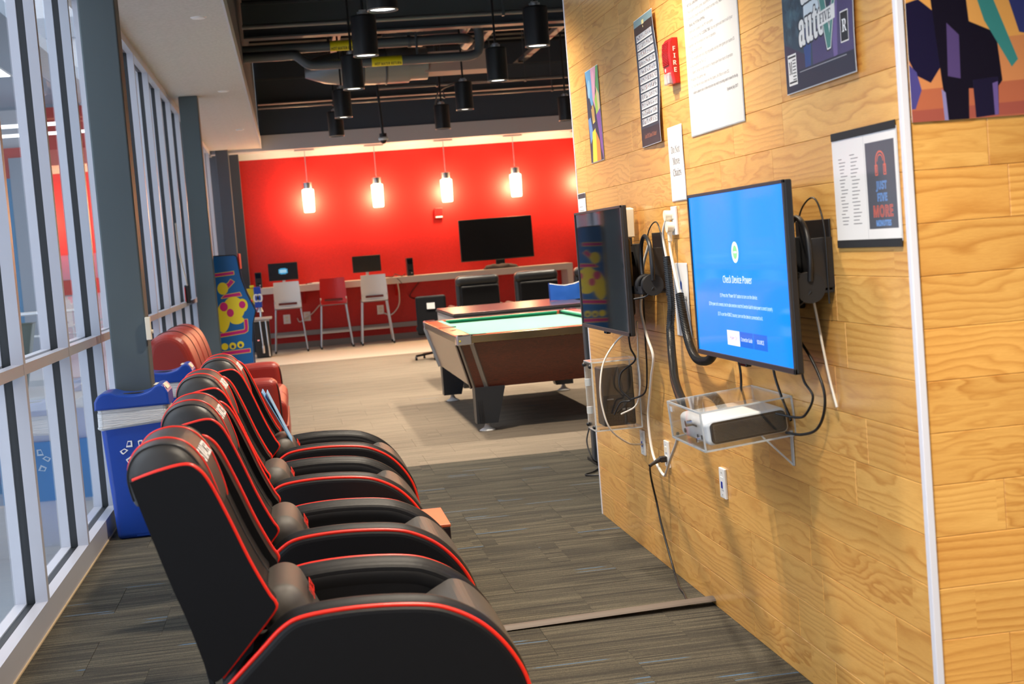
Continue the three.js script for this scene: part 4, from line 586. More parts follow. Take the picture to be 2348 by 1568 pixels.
poster('wall_poster', 'narrow dark poster with rows of tiny pictures on shelves', 'poster', 6.105, 5.757, 1.872, 2.406, canvasTex(512, 784, (g, w, h) => {
  const q = rng(9); g.fillStyle = '#333c4c'; g.fillRect(0, 0, w, h); g.fillStyle = '#7f9aa0'; g.fillRect(0, 0, w, 44); g.fillStyle = '#3b2a24'; g.fillRect(0, 44, w, 50); g.fillStyle = '#e9dca0'; g.fillRect(226, 22, 60, 26); g.fillRect(248, 56, 16, 12);
  for (let r = 0; r < 11; r++) { const y = 96 + r * 52; g.fillStyle = '#b9bcc2'; g.fillRect(46, y, w - 92, 40); for (let c = 0; c < 7; c++) { const x = 54 + c * 58; for (let k = 0; k < 26; k++) { g.fillStyle = ['#5b6069', '#8c929c', '#dfe1e4', '#3d4a66', '#7c5a4c', '#c7ccd4', '#55729a', '#b0604a'][Math.floor(q() * (k < 22 ? 6 : 8))]; g.fillRect(x + q() * 42, y + 3 + q() * 24, 3 + q() * 9, 2 + q() * 9); } } g.fillStyle = '#e8e6e2'; g.fillRect(46, y + 36, w - 92, 7); g.fillStyle = '#2d3542'; g.fillRect(40, y + 43, w - 80, 8); }
  g.fillStyle = '#2c2630'; g.fillRect(0, 676, w, 108); g.fillStyle = '#c9744e'; g.font = 'italic 34px serif'; g.textAlign = 'center'; g.fillText('Good Old Times To Share!', 256, 738, 330); }), 0.014, 1, 0.4);
poster('wall_poster', 'narrow poster of bright coloured patches near the far corner', 'poster', 7.19, 6.893, 1.877, 2.331, canvasTex(384, 592, (g, w, h) => { // plain stand-in: colour fields only
  g.fillStyle = '#32364a'; g.fillRect(0, 0, w, h); poly(g, '#6ea9d6', [[0, 0], [190, 0], [190, 240], [130, 230], [40, 100]]); poly(g, '#e8a9c4', [[170, 0], [330, 0], [270, 160], [240, 260], [190, 200]]); poly(g, '#69b56e', [[330, 0], [384, 0], [384, 180], [300, 120]]); poly(g, '#a8d15a', [[240, 200], [310, 150], [330, 290], [260, 300]]); poly(g, '#e7d09a', [[300, 120], [384, 180], [384, 270], [330, 290]]); poly(g, '#8a5aa8', [[260, 300], [384, 270], [384, 592], [330, 520]]); poly(g, '#e2c86a', [[120, 250], [200, 260], [210, 340], [140, 350]]); poly(g, '#6a90c8', [[0, 310], [80, 300], [130, 420], [30, 470]]); poly(g, '#f0d840', [[60, 592], [100, 400], [200, 380], [230, 592]]); poly(g, '#e88a3c', [[190, 592], [210, 400], [300, 470], [310, 592]]); blot(g, 0, [['#c79a5c', 170, 280, 40, 52], ['#f4b8cf', 240, 90, 30, 70], ['#9bc7e6', 90, 120, 40, 60, 0.4]]); }), 0.002, 3, 0.35);
poster('wall_poster', 'dark teal game poster with white block lettering, above the blue television', 'poster', 4.262, 3.70, 1.888, 2.74, canvasTex(768, 1164, (g, w, h) => {
  const q = rng(31); g.fillStyle = '#2c4456'; g.fillRect(0, 0, w, h); for (let i = 0; i < 900; i++) { g.fillStyle = ['rgba(70,104,120,.35)', 'rgba(30,48,66,.4)', 'rgba(90,120,130,.25)'][i % 3]; g.beginPath(); g.ellipse(q() * w, 300 + q() * 640, 10 + q() * 34, 8 + q() * 22, q() * 3, 0, 7); g.fill(); }
  poly(g, '#8fb8cc', [[560, 300], [768, 240], [768, 700], [560, 760], [500, 560]]); poly(g, '#e8eef0', [[600, 420], [720, 330], [740, 640], [640, 690]]); poly(g, '#dfeaf0', [[250, 820], [470, 770], [470, 900], [250, 940]]); poly(g, '#274a8a', [[230, 930], [330, 930], [300, 1110], [240, 1110]]); poly(g, '#4a4170', [[330, 960], [768, 800], [768, 1100], [330, 1110]]); poly(g, '#76629e', [[540, 880], [620, 830], [600, 1080], [560, 1090]]); poly(g, '#3a2f4a', [[0, 960], [240, 1030], [240, 1164], [0, 1164]]); g.fillStyle = '#1d2338'; g.fillRect(0, 1084, w, 80);
  g.save(); g.transform(1, -0.06, 0, 1, 0, 205); g.lineJoin = 'round'; g.font = 'bold 176px serif'; const put = (s, x, y, m) => { g.lineWidth = 24; g.strokeStyle = '#141a24'; g.strokeText(s, x, y, m); g.lineWidth = 9; g.strokeStyle = '#f4f4f2'; g.strokeText(s, x, y, m); g.fillStyle = '#f4f2ee'; g.fillText(s, x, y, m); };
  put('grand', 190, 480, 420); put('theft', 210, 640, 370); put('auto', 180, 800, 300); g.font = 'bold 330px serif'; g.lineWidth = 22; g.strokeStyle = '#141a24'; g.strokeText('V', 400, 870, 260); g.lineWidth = 12; g.strokeStyle = '#f1f1ee'; g.strokeText('V', 400, 870, 260); g.fillStyle = '#4d8d84'; g.fillText('V', 400, 870, 260); g.fillStyle = '#f4f2ee'; g.fillRect(400, 716, 190, 56); g.fillStyle = '#1b2230'; g.font = 'bold 52px serif'; g.fillText('FIVE', 424, 762, 150); g.restore();
  g.fillStyle = '#f1efec'; g.fillRect(34, 1010, 104, 126); g.fillStyle = '#222'; g.font = 'bold 70px serif'; g.fillText('M', 44, 1090, 40); for (let i = 0; i < 7; i++) g.fillRect(88, 1034 + i * 13, 40, 4); g.fillRect(40, 1018, 92, 7); g.fillRect(40, 1120, 92, 7);
  g.fillStyle = '#f1efec'; g.fillRect(640, 930, 82, 116); g.fillStyle = '#15161c'; g.fillRect(645, 935, 72, 106); g.fillStyle = '#fff'; g.font = 'bold 66px serif'; g.fillText('R', 656, 1008); g.font = '30px serif'; g.fillText('\u2605', 690, 1026); g.fillStyle = 'rgba(240,240,240,.7)'; g.fillRect(170, 1092, 520, 3); }), 0.012, 1, 0.3);
{ // two laminated sheets hung side by side between dark strips
  const tex = canvasTex(1024, 752, (g, w, h) => {
    g.fillStyle = '#eceaea'; g.fillRect(0, 0, w, h); g.fillStyle = '#565760'; for (let i = 0; i < 20; i++) { g.fillRect(96 + (i * 31) % 26, 150 + i * 25, 60 + (i * 53) % 70, 5); g.fillRect(290 + (i * 17) % 20, 130 + i * 26, 80 + (i * 41) % 60, 5); }
    g.fillStyle = '#575a64'; g.fillRect(548, 72, 440, 600); g.strokeStyle = '#e2705c'; g.lineWidth = 12; g.beginPath(); g.arc(770, 210, 66, Math.PI, 0); g.lineTo(836, 290); g.moveTo(704, 210); g.lineTo(704, 290); g.stroke(); g.lineWidth = 8; g.strokeRect(690, 236, 34, 66); g.strokeRect(816, 236, 34, 66); g.beginPath(); g.arc(770, 210, 44, Math.PI, 0); g.stroke();
    g.textAlign = 'center'; g.lineWidth = 3; g.font = 'bold 74px sans-serif'; const neon = (s, y, c, f, m) => { g.font = f; g.strokeStyle = c; g.fillStyle = c; g.globalAlpha = 0.45; g.fillText(s, 770, y, m); g.globalAlpha = 1; g.lineWidth = 4; g.strokeText(s, 770, y, m); };
    neon('JUST', 400, '#6f9fe6', 'bold 74px sans-serif', 220); neon('FIVE', 482, '#6f9fe6', 'bold 74px sans-serif', 220); neon('MORE', 590, '#e66a58', 'bold 108px sans-serif', 330); neon('MINUTES', 652, '#6f9fe6', 'bold 52px sans-serif', 260); g.fillStyle = '#b9b8bc'; g.fillRect(524, 0, 4, h); });
  const t = poster('wall_poster', 'pair of laminated sheets reading Just Five More Minutes', 'poster', 3.935, 3.497, 1.432, 1.72, tex, 0.0008, 2, 0.12);
  obj('strip', [rb(0.004, 0.022, 0.438, 0.001, -0.004, 0.151, 0), rb(0.004, 0.022, 0.438, 0.001, -0.004, -0.151, 0)], M.ink, t);
}
{ const tex = canvasTex(1024, 896, (g, w, h) => { // plain stand-in for the printed mural: colour fields only
    const q = (pts) => pts.map(([x, y]) => [(x - 2068) * 0.98, 896 - (275 - y) * 1.03]); g.fillStyle = '#e3a458'; g.fillRect(0, 0, w, h); poly(g, '#d28a58', q([[2060, 110], [3200, 60], [3200, 300], [2060, 300]])); poly(g, '#b9694c', q([[2060, 205], [3200, 170], [3200, 300], [2060, 300]])); poly(g, '#a3564a', q([[2060, 250], [3200, 225], [3200, 262], [2060, 275]])); poly(g, '#1c1836', q([[2060, 15], [2100, 5], [2145, 40], [2152, 150], [2120, 190], [2085, 172], [2060, 120]])); poly(g, '#4f4a8e', q([[2060, 140], [2086, 165], [2096, 205], [2078, 246], [2060, 246]]));
    poly(g, '#171322', q([[2125, -60], [2215, -60], [2225, 60], [2292, 88], [2302, 195], [2286, 212], [2150, 204]])); poly(g, '#171322', q([[2150, 195], [2216, 192], [2212, 277], [2156, 280]])); poly(g, '#1e1a34', q([[2226, 190], [2292, 186], [2288, 270], [2230, 274]])); poly(g, '#57467a', q([[2168, 60], [2198, 88], [2196, 185], [2164, 178]])); poly(g, '#8c86b8', q([[2146, 205], [2156, 214], [2160, 278], [2150, 279]])); poly(g, '#6c5a98', q([[2276, 200], [2290, 196], [2288, 270], [2278, 271]])); poly(g, '#3c8684', q([[2232, -40], [2268, -40], [2345, 150], [2328, 166], [2264, 60]])); poly(g, '#33396f', q([[2305, -60], [2500, -60], [2500, 120], [2352, 90]])); poly(g, '#7f8cc8', q([[2400, -200], [2900, -260], [2900, 120], [2480, 140]])); });
  const y0 = 1.722, y1 = 2.70, x0 = 1.562, x1 = 2.66, t = thing('wall_mural', 'large glossy printed mural on the plank wall end, upper right', 'mural', [(x0 + x1) / 2, (y0 + y1) / 2, -DN + 0.0]);
  obj('print', quad([x0 - (x0 + x1) / 2, -(y1 - y0) / 2, 0.004], [(x1 - x0) / 2, -(y1 - y0) / 2, 0.004], [(x1 - x0) / 2, (y1 - y0) / 2, 0.004], [-(x1 - x0) / 2, (y1 - y0) / 2, 0.004]), mat([1, 1, 1], 0.25, { map: tex }), t); obj('backing', rb(x1 - x0, y1 - y0, 0.002, 0.0005, 0, 0, 0.0015), M.white, t); }
{ // fire alarm strobe
  const t = thing('fire_alarm', 'red fire alarm with strobe lens reading FIRE', 'fire alarm', [WX, 2.158, -5.515]);
  obj('housing', prism([[0, -0.088], [-0.022, -0.088], [-0.034, -0.03], [-0.038, 0.03], [-0.034, 0.072], [-0.022, 0.088], [0, 0.088]], 0.112, 0.004, 2).translate(0, 0, 0.056), M.fireRed, t);
  for (let i = 0; i < 15; i++) { const y = -0.012 + i * 0.006; obj('louvre', bx(0.004, 0.003, 0.085, -0.0375 + Math.max(0, (y - 0.04)) * 0.1, y, -0.006), mat([0.36, 0.008, 0.01], 0.4), t); }
  obj('strobe_lens', rb(0.022, 0.045, 0.07, 0.006, -0.031, -0.066, 0.0), M.lens, t); obj('strobe_reflector', rb(0.008, 0.03, 0.05, 0.002, -0.026, -0.066, 0.0), M.alu, t); obj('back_box', rb(0.008, 0.15, 0.10, 0.002, -0.004, 0, 0), M.fireRed, t); obj('test_key', bx(0.003, 0.014, 0.006, -0.036, -0.03, -0.02), M.print, t);
  'FIRE'.split('').forEach((c, i) => obj('letter', letters(c, 0.018, 0.001).translate(-0.017, 0.045 - i * 0.027, 0.0562), M.print, t));
}
// ---------------------------------------------------------------- pool table
{
  const X0 = 1.255, X1 = 2.80, A = 11.44, B = 14.40, H = 0.80, t = thing('pool_table', 'coin operated pool table with green cloth and red brown sides', 'pool table', [(X0 + X1) / 2, 0, -(A + B) / 2]);
  const w = (X1 - X0) / 2, l = (B - A) / 2, wb = w - 0.115, lb = l - 0.13, y0 = 0.36, y1 = 0.735, wt = w - 0.008, lt = l - 0.008;
  const face = (a, b, c, d) => boxUV(quad(a, b, c, d), 1.6);
  obj('end_panel', face([-wb, y0, lb], [wb, y0, lb], [wt, y1, lt], [-wt, y1, lt]), M.redWood, t); obj('end_panel', face([wb, y0, -lb], [-wb, y0, -lb], [-wt, y1, -lt], [wt, y1, -lt]), M.redWood, t);
  obj('side_panel', face([-wb, y0, -lb], [-wb, y0, lb], [-wt, y1, lt], [-wt, y1, -lt]), M.redWood, t); obj('side_panel', face([wb, y0, lb], [wb, y0, -lb], [wt, y1, -lt], [wt, y1, lt]), M.redWood, t);
  obj('underside', bx(2 * wb, 0.01, 2 * lb, 0, y0 + 0.005, 0), M.blackMatt, t);
  for (const [sx, sz] of [[-1, 1], [1, 1], [-1, -1], [1, -1]]) {
    const P = (a, b, y) => { const f = (y - y0) / (y1 - y0); return [sx * mix(wb, wt, f) * 1 - sx * a, y, sz * mix(lb, lt, f) - sz * b]; };
    obj('corner_strip', [bar(P(0.005, -0.004, y0), P(0.005, -0.004, y1), 0.016, 0.016), bar(P(0.10, -0.003, y0), P(0.10, -0.003, y1), 0.05, 0.012), bar(P(-0.003, 0.09, y0), P(-0.003, 0.09, y1), 0.012, 0.05)], mat([0.30, 0.28, 0.25], 0.35, { metalness: 0.6 }), t);
    // leg: fluted dark wedge on a white levelling foot
    const lx = sx * (wb - 0.13), lz = sz * (lb - 0.07);
    const leg = obj('leg', (() => { const g = new THREE.BoxGeometry(0.25, 0.30, 0.20, 1, 1, 1), p = g.attributes.position; for (let i = 0; i < p.count; i++) if (p.getY(i) < 0) { const ix = p.getX(i) * sx; p.setX(i, sx * (ix > 0 ? ix : ix + 0.075)); p.setZ(i, p.getZ(i) * 0.72); } g.computeVertexNormals(); return at(g, lx, 0.215, lz); })(), mat([0.024, 0.028, 0.036], 0.38), t);
    obj('flute', [0, 1, 2].map((k) => bx(0.006, 0.28, 0.004, lx + sx * (0.105 - k * 0.016), 0.215, lz + sz * 0.088)), M.ink, leg);
    obj('foot', lathe([[0, 0], [0.065, 0.0], [0.066, 0.006], [0.03, 0.026], [0.018, 0.05], [0.018, 0.075], [0, 0.075]], 22).translate(lx + sx * 0.035, 0, lz), M.white, t);
  }
  obj('bed', rb(2 * w - 0.2, 0.03, 2 * l - 0.2, 0.004, 0, H - 0.052, 0), M.felt, t);
  // rails
  const rail = (cx, cz, a, b) => rb(a, 0.045, b, 0.006, cx, H - 0.022, cz);
  obj('rail', [rail(0, l - 0.065, 2 * w - 0.26, 0.12)], M.redRail, t); obj('rail', [rail(0, -l + 0.065, 2 * w - 0.26, 0.12)], M.redRail, t);
  for (const sx of [-1, 1]) for (const sz of [-1, 1]) obj('rail', rail(sx * (w - 0.065), sz * (l / 2 - 0.03), 0.12, l - 0.22), M.redRail, t);
  const cush = (L) => prism([[0, 0], [0, -0.03], [0.02, -0.03], [0.05, -0.008], [0.045, 0.0]], L, 0.002, 1).translate(0, H - 0.002, L / 2);
  obj('cushion', cush(2 * w - 0.42).rotateY(Math.PI / 2).translate(0, 0, l - 0.125), M.cushion, t); obj('cushion', cush(2 * w - 0.42).rotateY(-Math.PI / 2).translate(0, 0, -l + 0.125), M.cushion, t);
  obj('cushion_cloth', [bx(2 * w - 0.42, 0.003, 0.045, 0, H - 0.0005, -l + 0.148), bx(2 * w - 0.42, 0.003, 0.045, 0, H - 0.0005, l - 0.148)], M.felt, t);
  for (const sx of [-1, 1]) for (const sz of [-1, 1]) { obj('cushion', cush(l - 0.26).rotateY(sx > 0 ? Math.PI : 0).translate(sx * (w - 0.125), 0, sz * (l / 2 - 0.03)), M.cushion, t); obj('cushion_cloth', bx(0.045, 0.003, l - 0.26, sx * (w - 0.148), H - 0.0005, sz * (l / 2 - 0.03)), M.felt, t); }
  for (const sx of [-1, 1]) for (const sz of [-1, 0, 1]) obj('pocket', cyl(0.062, 0.062, 0.05, sx * (w - (sz ? 0.12 : 0.09)), H - 0.024, sz * (l - 0.12), 22), M.ink, t);
  // metal edge round the rails and cast corners
  obj('edge_trim', [rb(2 * w - 0.2, 0.06, 0.012, 0.004, 0, H - 0.032, l), rb(2 * w - 0.2, 0.06, 0.012, 0.004, 0, H - 0.032, -l), rb(0.012, 0.06, 2 * l - 0.2, 0.004, w, H - 0.032, 0), rb(0.012, 0.06, 2 * l - 0.2, 0.004, -w, H - 0.032, 0)], M.brass, t);
  for (const [sx, sz] of [[-1, 1], [1, 1], [-1, -1], [1, -1]]) { const c = obj('corner_casting', [rb(0.12, 0.075, 0.014, 0.006, sx * (w - 0.055), H - 0.036, sz * (l + 0.001)), rb(0.014, 0.075, 0.12, 0.006, sx * (w + 0.001), H - 0.036, sz * (l - 0.055)), rb(0.11, 0.012, 0.05, 0.005, sx * (w - 0.055), H + 0.002, sz * (l - 0.025)), rb(0.05, 0.012, 0.11, 0.005, sx * (w - 0.025), H + 0.002, sz * (l - 0.055))], M.chrome, t); obj('rivet', [ball(0.008, sx * (w - 0.02), H - 0.04, sz * (l + 0.008))], M.yellowLabel, c); }
  obj('torn_tape', [at(rb(0.16, 0.003, 0.04, 0.001).rotateY(0.15), -w + 0.16, H + 0.003, l - 0.05), at(rb(0.10, 0.003, 0.03, 0.001).rotateY(1.2), -w + 0.07, H + 0.003, l - 0.9)], M.ink, t);
}
// ---------------------------------------------------------------- the long game table behind it
{
  const t = thing('game_table', 'long grey game table marked Brunswick behind the pool table', 'game table', [2.42, 0, -16.2]);
  obj('table_top', rb(1.52, 0.02, 1.85, 0.004, 0, 0.80, 0), mat([0.085, 0.062, 0.066], 0.22), t); obj('top_edge', [rb(1.53, 0.02, 0.012, 0.003, 0, 0.782, 0.925), rb(0.012, 0.02, 1.85, 0.003, -0.764, 0.782, 0)], M.ink, t);
  obj('apron', [rb(1.48, 0.14, 0.03, 0.004, 0, 0.70, 0.90), rb(0.03, 0.14, 1.8, 0.004, -0.74, 0.70, 0), rb(0.03, 0.14, 1.8, 0.004, 0.74, 0.70, 0), rb(1.48, 0.14, 0.03, 0.004, 0, 0.70, -0.90)], mat([0.46, 0.44, 0.42], 0.5), t);
  for (const [x, z] of [[-0.66, 0.82], [0.66, 0.82], [-0.66, -0.82], [0.66, -0.82]]) obj('leg', rb(0.1, 0.64, 0.1, 0.01, x, 0.32, z), M.black, t);
  obj('lettering', letters('BRUNSWICK', 0.042, 0.001).translate(-0.53, 0.735, 0.916), M.ink, t);
  const n = thing('table_net', 'blue cloth net with white band at the end of the long game table', 'net', [3.10, 0.81, -16.4]);
  const g = new THREE.PlaneGeometry(0.36, 0.17, 16, 6), p = g.attributes.position; for (let i = 0; i < p.count; i++) { const u = p.getX(i) / 0.18; p.setY(i, p.getY(i) + 0.085 + 0.03 * u * u * (p.getY(i) > 0 ? 1 : 0.2)); p.setZ(i, 0.03 * (1 - u * u) + 0.012 * noise(u * 3, p.getY(i) * 20)); } g.computeVertexNormals();
  obj('cloth', g, mat([0.01, 0.11, 0.52], 0.7), n); obj('band', tube([[-0.18, 0.20, 0], [-0.09, 0.178, 0.022], [0, 0.17, 0.03], [0.09, 0.178, 0.022], [0.18, 0.20, 0]], 0.008, 30, 6), M.print, n); obj('post', [rod([-0.185, 0, 0], [-0.185, 0.21, 0], 0.008), rod([0.185, -0.06, 0], [0.185, 0.21, 0], 0.012)], mat([0.02, 0.06, 0.30], 0.5), n);
}
// ---------------------------------------------------------------- counter and things along the red wall
{
  const t = thing('wall_counter', 'long beige counter along the red wall', 'counter', [2.05, 0, -24.98]);
  obj('counter_top', rb(5.56, 0.03, 0.62, 0.004, 0, 1.085, 0), M.counter, t); obj('counter_front', rb(5.56, 0.11, 0.03, 0.004, 0, 1.045, 0.30), M.counter, t); obj('end_leg', rb(0.10, 1.07, 0.6, 0.006, 2.73, 0.535, 0), M.counter, t); for (const x of [-1.9, -0.3, 1.2]) obj('bracket', prism([[0, 0], [0.4, 0], [0, -0.3]], 0.04, 0).rotateY(-Math.PI / 2).translate(x, 1.07, -0.29), M.red, t);
  const mon = (x, w, h, lift, label, screen) => { const m = thing('desk_monitor', label, 'monitor', [x, 1.10, -24.95]); obj('panel', rb(w, h, 0.03, 0.006, 0, lift + h / 2, 0), M.black, m); obj('screen', quad([-w / 2 + 0.01, lift + 0.014, 0.0165], [w / 2 - 0.01, lift + 0.014, 0.0165], [w / 2 - 0.01, lift + h - 0.01, 0.0165], [-w / 2 + 0.01, lift + h - 0.01, 0.0165]), screen, m); obj('stand', [rb(0.05, lift + 0.1, 0.03, 0.004, 0, (lift + 0.1) / 2, -0.02), rb(0.22, 0.012, 0.16, 0.004, 0, 0.006, -0.02)], M.alu, m); m.rotation.z = 0.0; };
  mon(-0.15, 0.50, 0.30, 0.10, 'left desk monitor with a small light blue logo', mat([0.01, 0.01, 0.012], 0.2, { emissive: lin(1, 1, 1), emissiveIntensity: 1.0, emissiveMap: canvasTex(512, 308, (g, w, h) => { g.fillStyle = '#06070b'; g.fillRect(0, 0, w, h); g.fillStyle = '#4fb0e0'; g.fillRect(176, 106, 160, 84); g.fillRect(206, 92, 100, 112); g.fillStyle = '#bfe6f6'; g.fillRect(196, 122, 120, 24); g.fillRect(196, 152, 120, 22); }) }));
  mon(1.28, 0.49, 0.285, 0.125, 'right desk monitor with a dark blank screen', mat([0.022, 0.020, 0.016], 0.25));
  const tower = (x, label, h) => { const c = thing('desk_computer', label, 'computer', [x, 1.10, -24.95]); obj('tower_case', rb(0.11, h, 0.26, 0.008, 0, h / 2, 0), M.black, c); obj('front_bezel', [rb(0.09, h * 0.3, 0.004, 0.001, 0, h * 0.78, 0.131), rb(0.05, 0.02, 0.004, 0.001, 0, h * 0.3, 0.131)], M.blackGloss, c); obj('port', bx(0.02, 0.01, 0.003, 0.02, 0.05, 0.133), M.print, c); };
  tower(2.015, 'black tower computer on the counter right of the monitors', 0.31); tower(-0.575, 'small black tower computer on the counter at the far left', 0.27);
  { const p = thing('paper_pile', 'white papers with a pen lying between the desk monitors', 'papers', [0.36, 1.10, -24.85]); obj('sheet', rb(0.24, 0.012, 0.2, 0.002, 0, 0.006, 0), M.print, p); obj('sheet', at(rb(0.2, 0.01, 0.18, 0.002).rotateY(0.2), 0.04, 0.017, 0.0), M.print, p); obj('pen', rod([-0.15, 0.008, 0.05], [-0.03, 0.02, 0.07], 0.006), M.ink, p); }
  const wires = [['tangle of black wires on the counter beside the tower computer', [[1.55, 1.12, 24.85], [1.7, 1.11, 24.8], [1.75, 1.15, 24.9], [1.85, 1.11, 24.78], [1.92, 1.14, 24.85]], M.black, 0.008], ['white cable hanging from the counter in a loop to the wall outlet', [[1.78, 1.0, 24.9], [1.80, 0.8, 25.0], [1.78, 0.6, 25.1], [1.65, 0.45, 25.2], [1.52, 0.48, 25.27]], M.whiteCable, 0.012], ['thin dark wire hanging over the counter front', [[1.72, 1.10, 24.7], [1.78, 1.06, 24.655], [1.84, 0.98, 24.655]], M.black, 0.005], ['white cable beside the twin outlets under the counter', [[0.42, 0.72, 25.2], [0.3, 0.6, 25.25], [0.2, 0.53, 25.27], [0.06, 0.46, 25.2], [0.02, 0.52, 25.25]], M.whiteCable, 0.009], ['dark cable drooping below the counter near the armchairs', [[2.2, 1.0, 25.2], [2.0, 0.75, 25.25], [2.15, 0.68, 25.25], [2.4, 0.7, 25.25]], mat([0.10, 0.004, 0.006], 0.5), 0.01]];
  for (const [l, pts, m, r] of wires) cable('counter_cable', l, pts, r, m);
  [[-0.16, 0.52, 'left wall outlet low on the red wall'], [0.19, 0.54, 'middle wall outlet low on the red wall'], [1.47, 0.545, 'right wall outlet low on the red wall with a white cable'], [2.16, 0.62, 'wall outlet low on the red wall beside the office chair']].forEach(([x, y, l]) => { const o = thing('wall_outlet', l, 'outlet', [x, y, -25.3], 0, 'outlets on the red wall'); obj('plate', rb(0.12, 0.16, 0.012, 0.004, 0, 0, 0.006), M.whitePlastic, o); obj('socket', [rb(0.05, 0.035, 0.006, 0.002, 0, 0.03, 0.011), rb(0.05, 0.035, 0.006, 0.002, 0, -0.03, 0.011)], M.cream, o); });
  const tv = thing('wall_television', 'black television on a stand on the counter before the red wall', 'television', [3.58, 1.10, -25.05]);
  obj('cabinet', rb(1.30, 0.735, 0.05, 0.01, 0, 0.155 + 0.3675, 0), M.black, tv); obj('screen', quad([-0.635, 0.175, 0.0255], [0.635, 0.175, 0.0255], [0.635, 0.875, 0.0255], [-0.635, 0.875, 0.0255]), mat([0.006, 0.006, 0.007], 0.18), tv); obj('stand_neck', rb(0.16, 0.16, 0.06, 0.01, 0.04, 0.08, 0), M.black, tv); obj('stand_base', rb(0.6, 0.016, 0.24, 0.006, 0.04, 0.008, 0), M.black, tv);
  const cl = thing('dark_cloth', 'crumpled dark cloth lying at the foot of the far television', 'cloth', [3.55, 1.10, -24.86]); const cg = new THREE.SphereGeometry(0.3, 26, 14).scale(1.0, 0.2, 0.3), cp = cg.attributes.position; for (let i = 0; i < cp.count; i++) { const k = 0.7 + 0.6 * noise(cp.getX(i) * 14 + 3, cp.getZ(i) * 18 + cp.getY(i) * 20); cp.setXYZ(i, cp.getX(i) * k, Math.max(0.001, cp.getY(i) * k * 1.1 + 0.02), cp.getZ(i) * k); } cg.computeVertexNormals(); obj('cloth_fold', cg, mat([0.06, 0.045, 0.05], 0.8), cl);
  const al = thing('wall_alarm', 'small red alarm box with white strip on the red wall', 'alarm', [2.63, 2.15, -25.3]); obj('box_body', rb(0.14, 0.175, 0.06, 0.008, 0, 0, 0.03), M.fireRed, al); obj('strip', rb(0.12, 0.025, 0.01, 0.003, 0, -0.07, 0.06), M.print, al);
}
// bar chairs
function barChair(x, d, m, label, turn = 0) {
  const t = thing('bar_chair', label, 'chair', [x, 0, -d], turn, 'bar chairs at the counter');
  const g = new THREE.BoxGeometry(0.44, 0.42, 0.018, 10, 6, 1), p = g.attributes.position; for (let i = 0; i < p.count; i++) { const u = p.getX(i) / 0.22; p.setZ(i, p.getZ(i) - 0.05 * (1 - u * u)); if (p.getY(i) > 0) p.setX(i, p.getX(i) * (1 - 0.06 * (p.getY(i) / 0.21))); } g.computeVertexNormals();
  const bk = obj('backrest', [g.translate(0, 0.97, 0.22)], m, t); obj('handle_slot', rb(0.30, 0.035, 0.012, 0.006, 0, 0.815, 0.205), mat([0.16, 0.02, 0.015], 0.6), bk);
  obj('seat', rb(0.44, 0.03, 0.42, 0.014, 0, 0.755, 0.0), m, t); obj('seat_shell', rb(0.46, 0.02, 0.40, 0.01, 0, 0.735, 0.0), mat([0.20, 0.20, 0.22], 0.4), t);
  for (const [sx, sz] of [[-1, 1], [1, 1], [-1, -1], [1, -1]]) { obj('leg', rod([sx * 0.265, 0.035, sz * 0.235], [sx * 0.205, 0.75, sz * 0.175], 0.014), M.alu, t); obj('foot_cap', cyl(0.016, 0.018, 0.04, sx * 0.266, 0.02, sz * 0.236, 12), M.black, t); }
  for (const sx of [-1, 1]) obj('frame_rail', rod([sx * 0.213, 0.755, 0.2], [sx * 0.213, 0.86, 0.222], 0.012), M.alu, t);
  for (const z of [0.215, -0.215]) obj('footrest', rod([-0.245, 0.27, z], [0.245, 0.27, z], 0.011), M.alu, t);
}
barChair(-0.115, 24.42, M.whitePlastic, 'left white bar chair, before the monitor with the blue logo'); barChair(0.645, 24.55, M.redPlastic, 'red bar chair between the two white ones'); barChair(1.335, 24.55, M.whitePlastic, 'right white bar chair, before the dark blank monitor');
// black leather armchairs seen from behind
[[2.665, 21.0, 'left black leather armchair seen from behind, before the counter'], [3.51, 20.8, 'middle black leather armchair seen from behind the long game table'], [4.36, 20.6, 'right black leather armchair partly hidden by the switched-off television']].forEach(([x, d, label]) => {
  const t = thing('leather_armchair', label, 'chair', [x, 0, -d], 0, 'black leather armchairs');
  obj('back_panel', rb(0.56, 0.62, 0.08, 0.02, 0.02, 0.62, 0.08), M.mesh, t); obj('headrest', rb(0.64, 0.16, 0.20, 0.07, 0, 1.015, 0.0, 6), M.blackLeather, t); obj('back_cushion', rb(0.64, 0.6, 0.14, 0.05, 0, 0.72, -0.03, 5), M.blackLeather, t); obj('seat_cushion', rb(0.56, 0.16, 0.6, 0.05, 0, 0.42, -0.36, 4), M.blackLeather, t); obj('welt', rod([-0.25, 0.935, 0.122], [0.29, 0.935, 0.122], 0.008), M.blackLeather, t);
  for (const s of [-1, 1]) obj('arm', rb(0.10, 0.28, 0.66, 0.05, s * 0.35, 0.52, -0.36, 4), M.blackLeather, t); obj('base', rb(0.6, 0.3, 0.7, 0.02, 0, 0.19, -0.32), M.mesh, t);
});
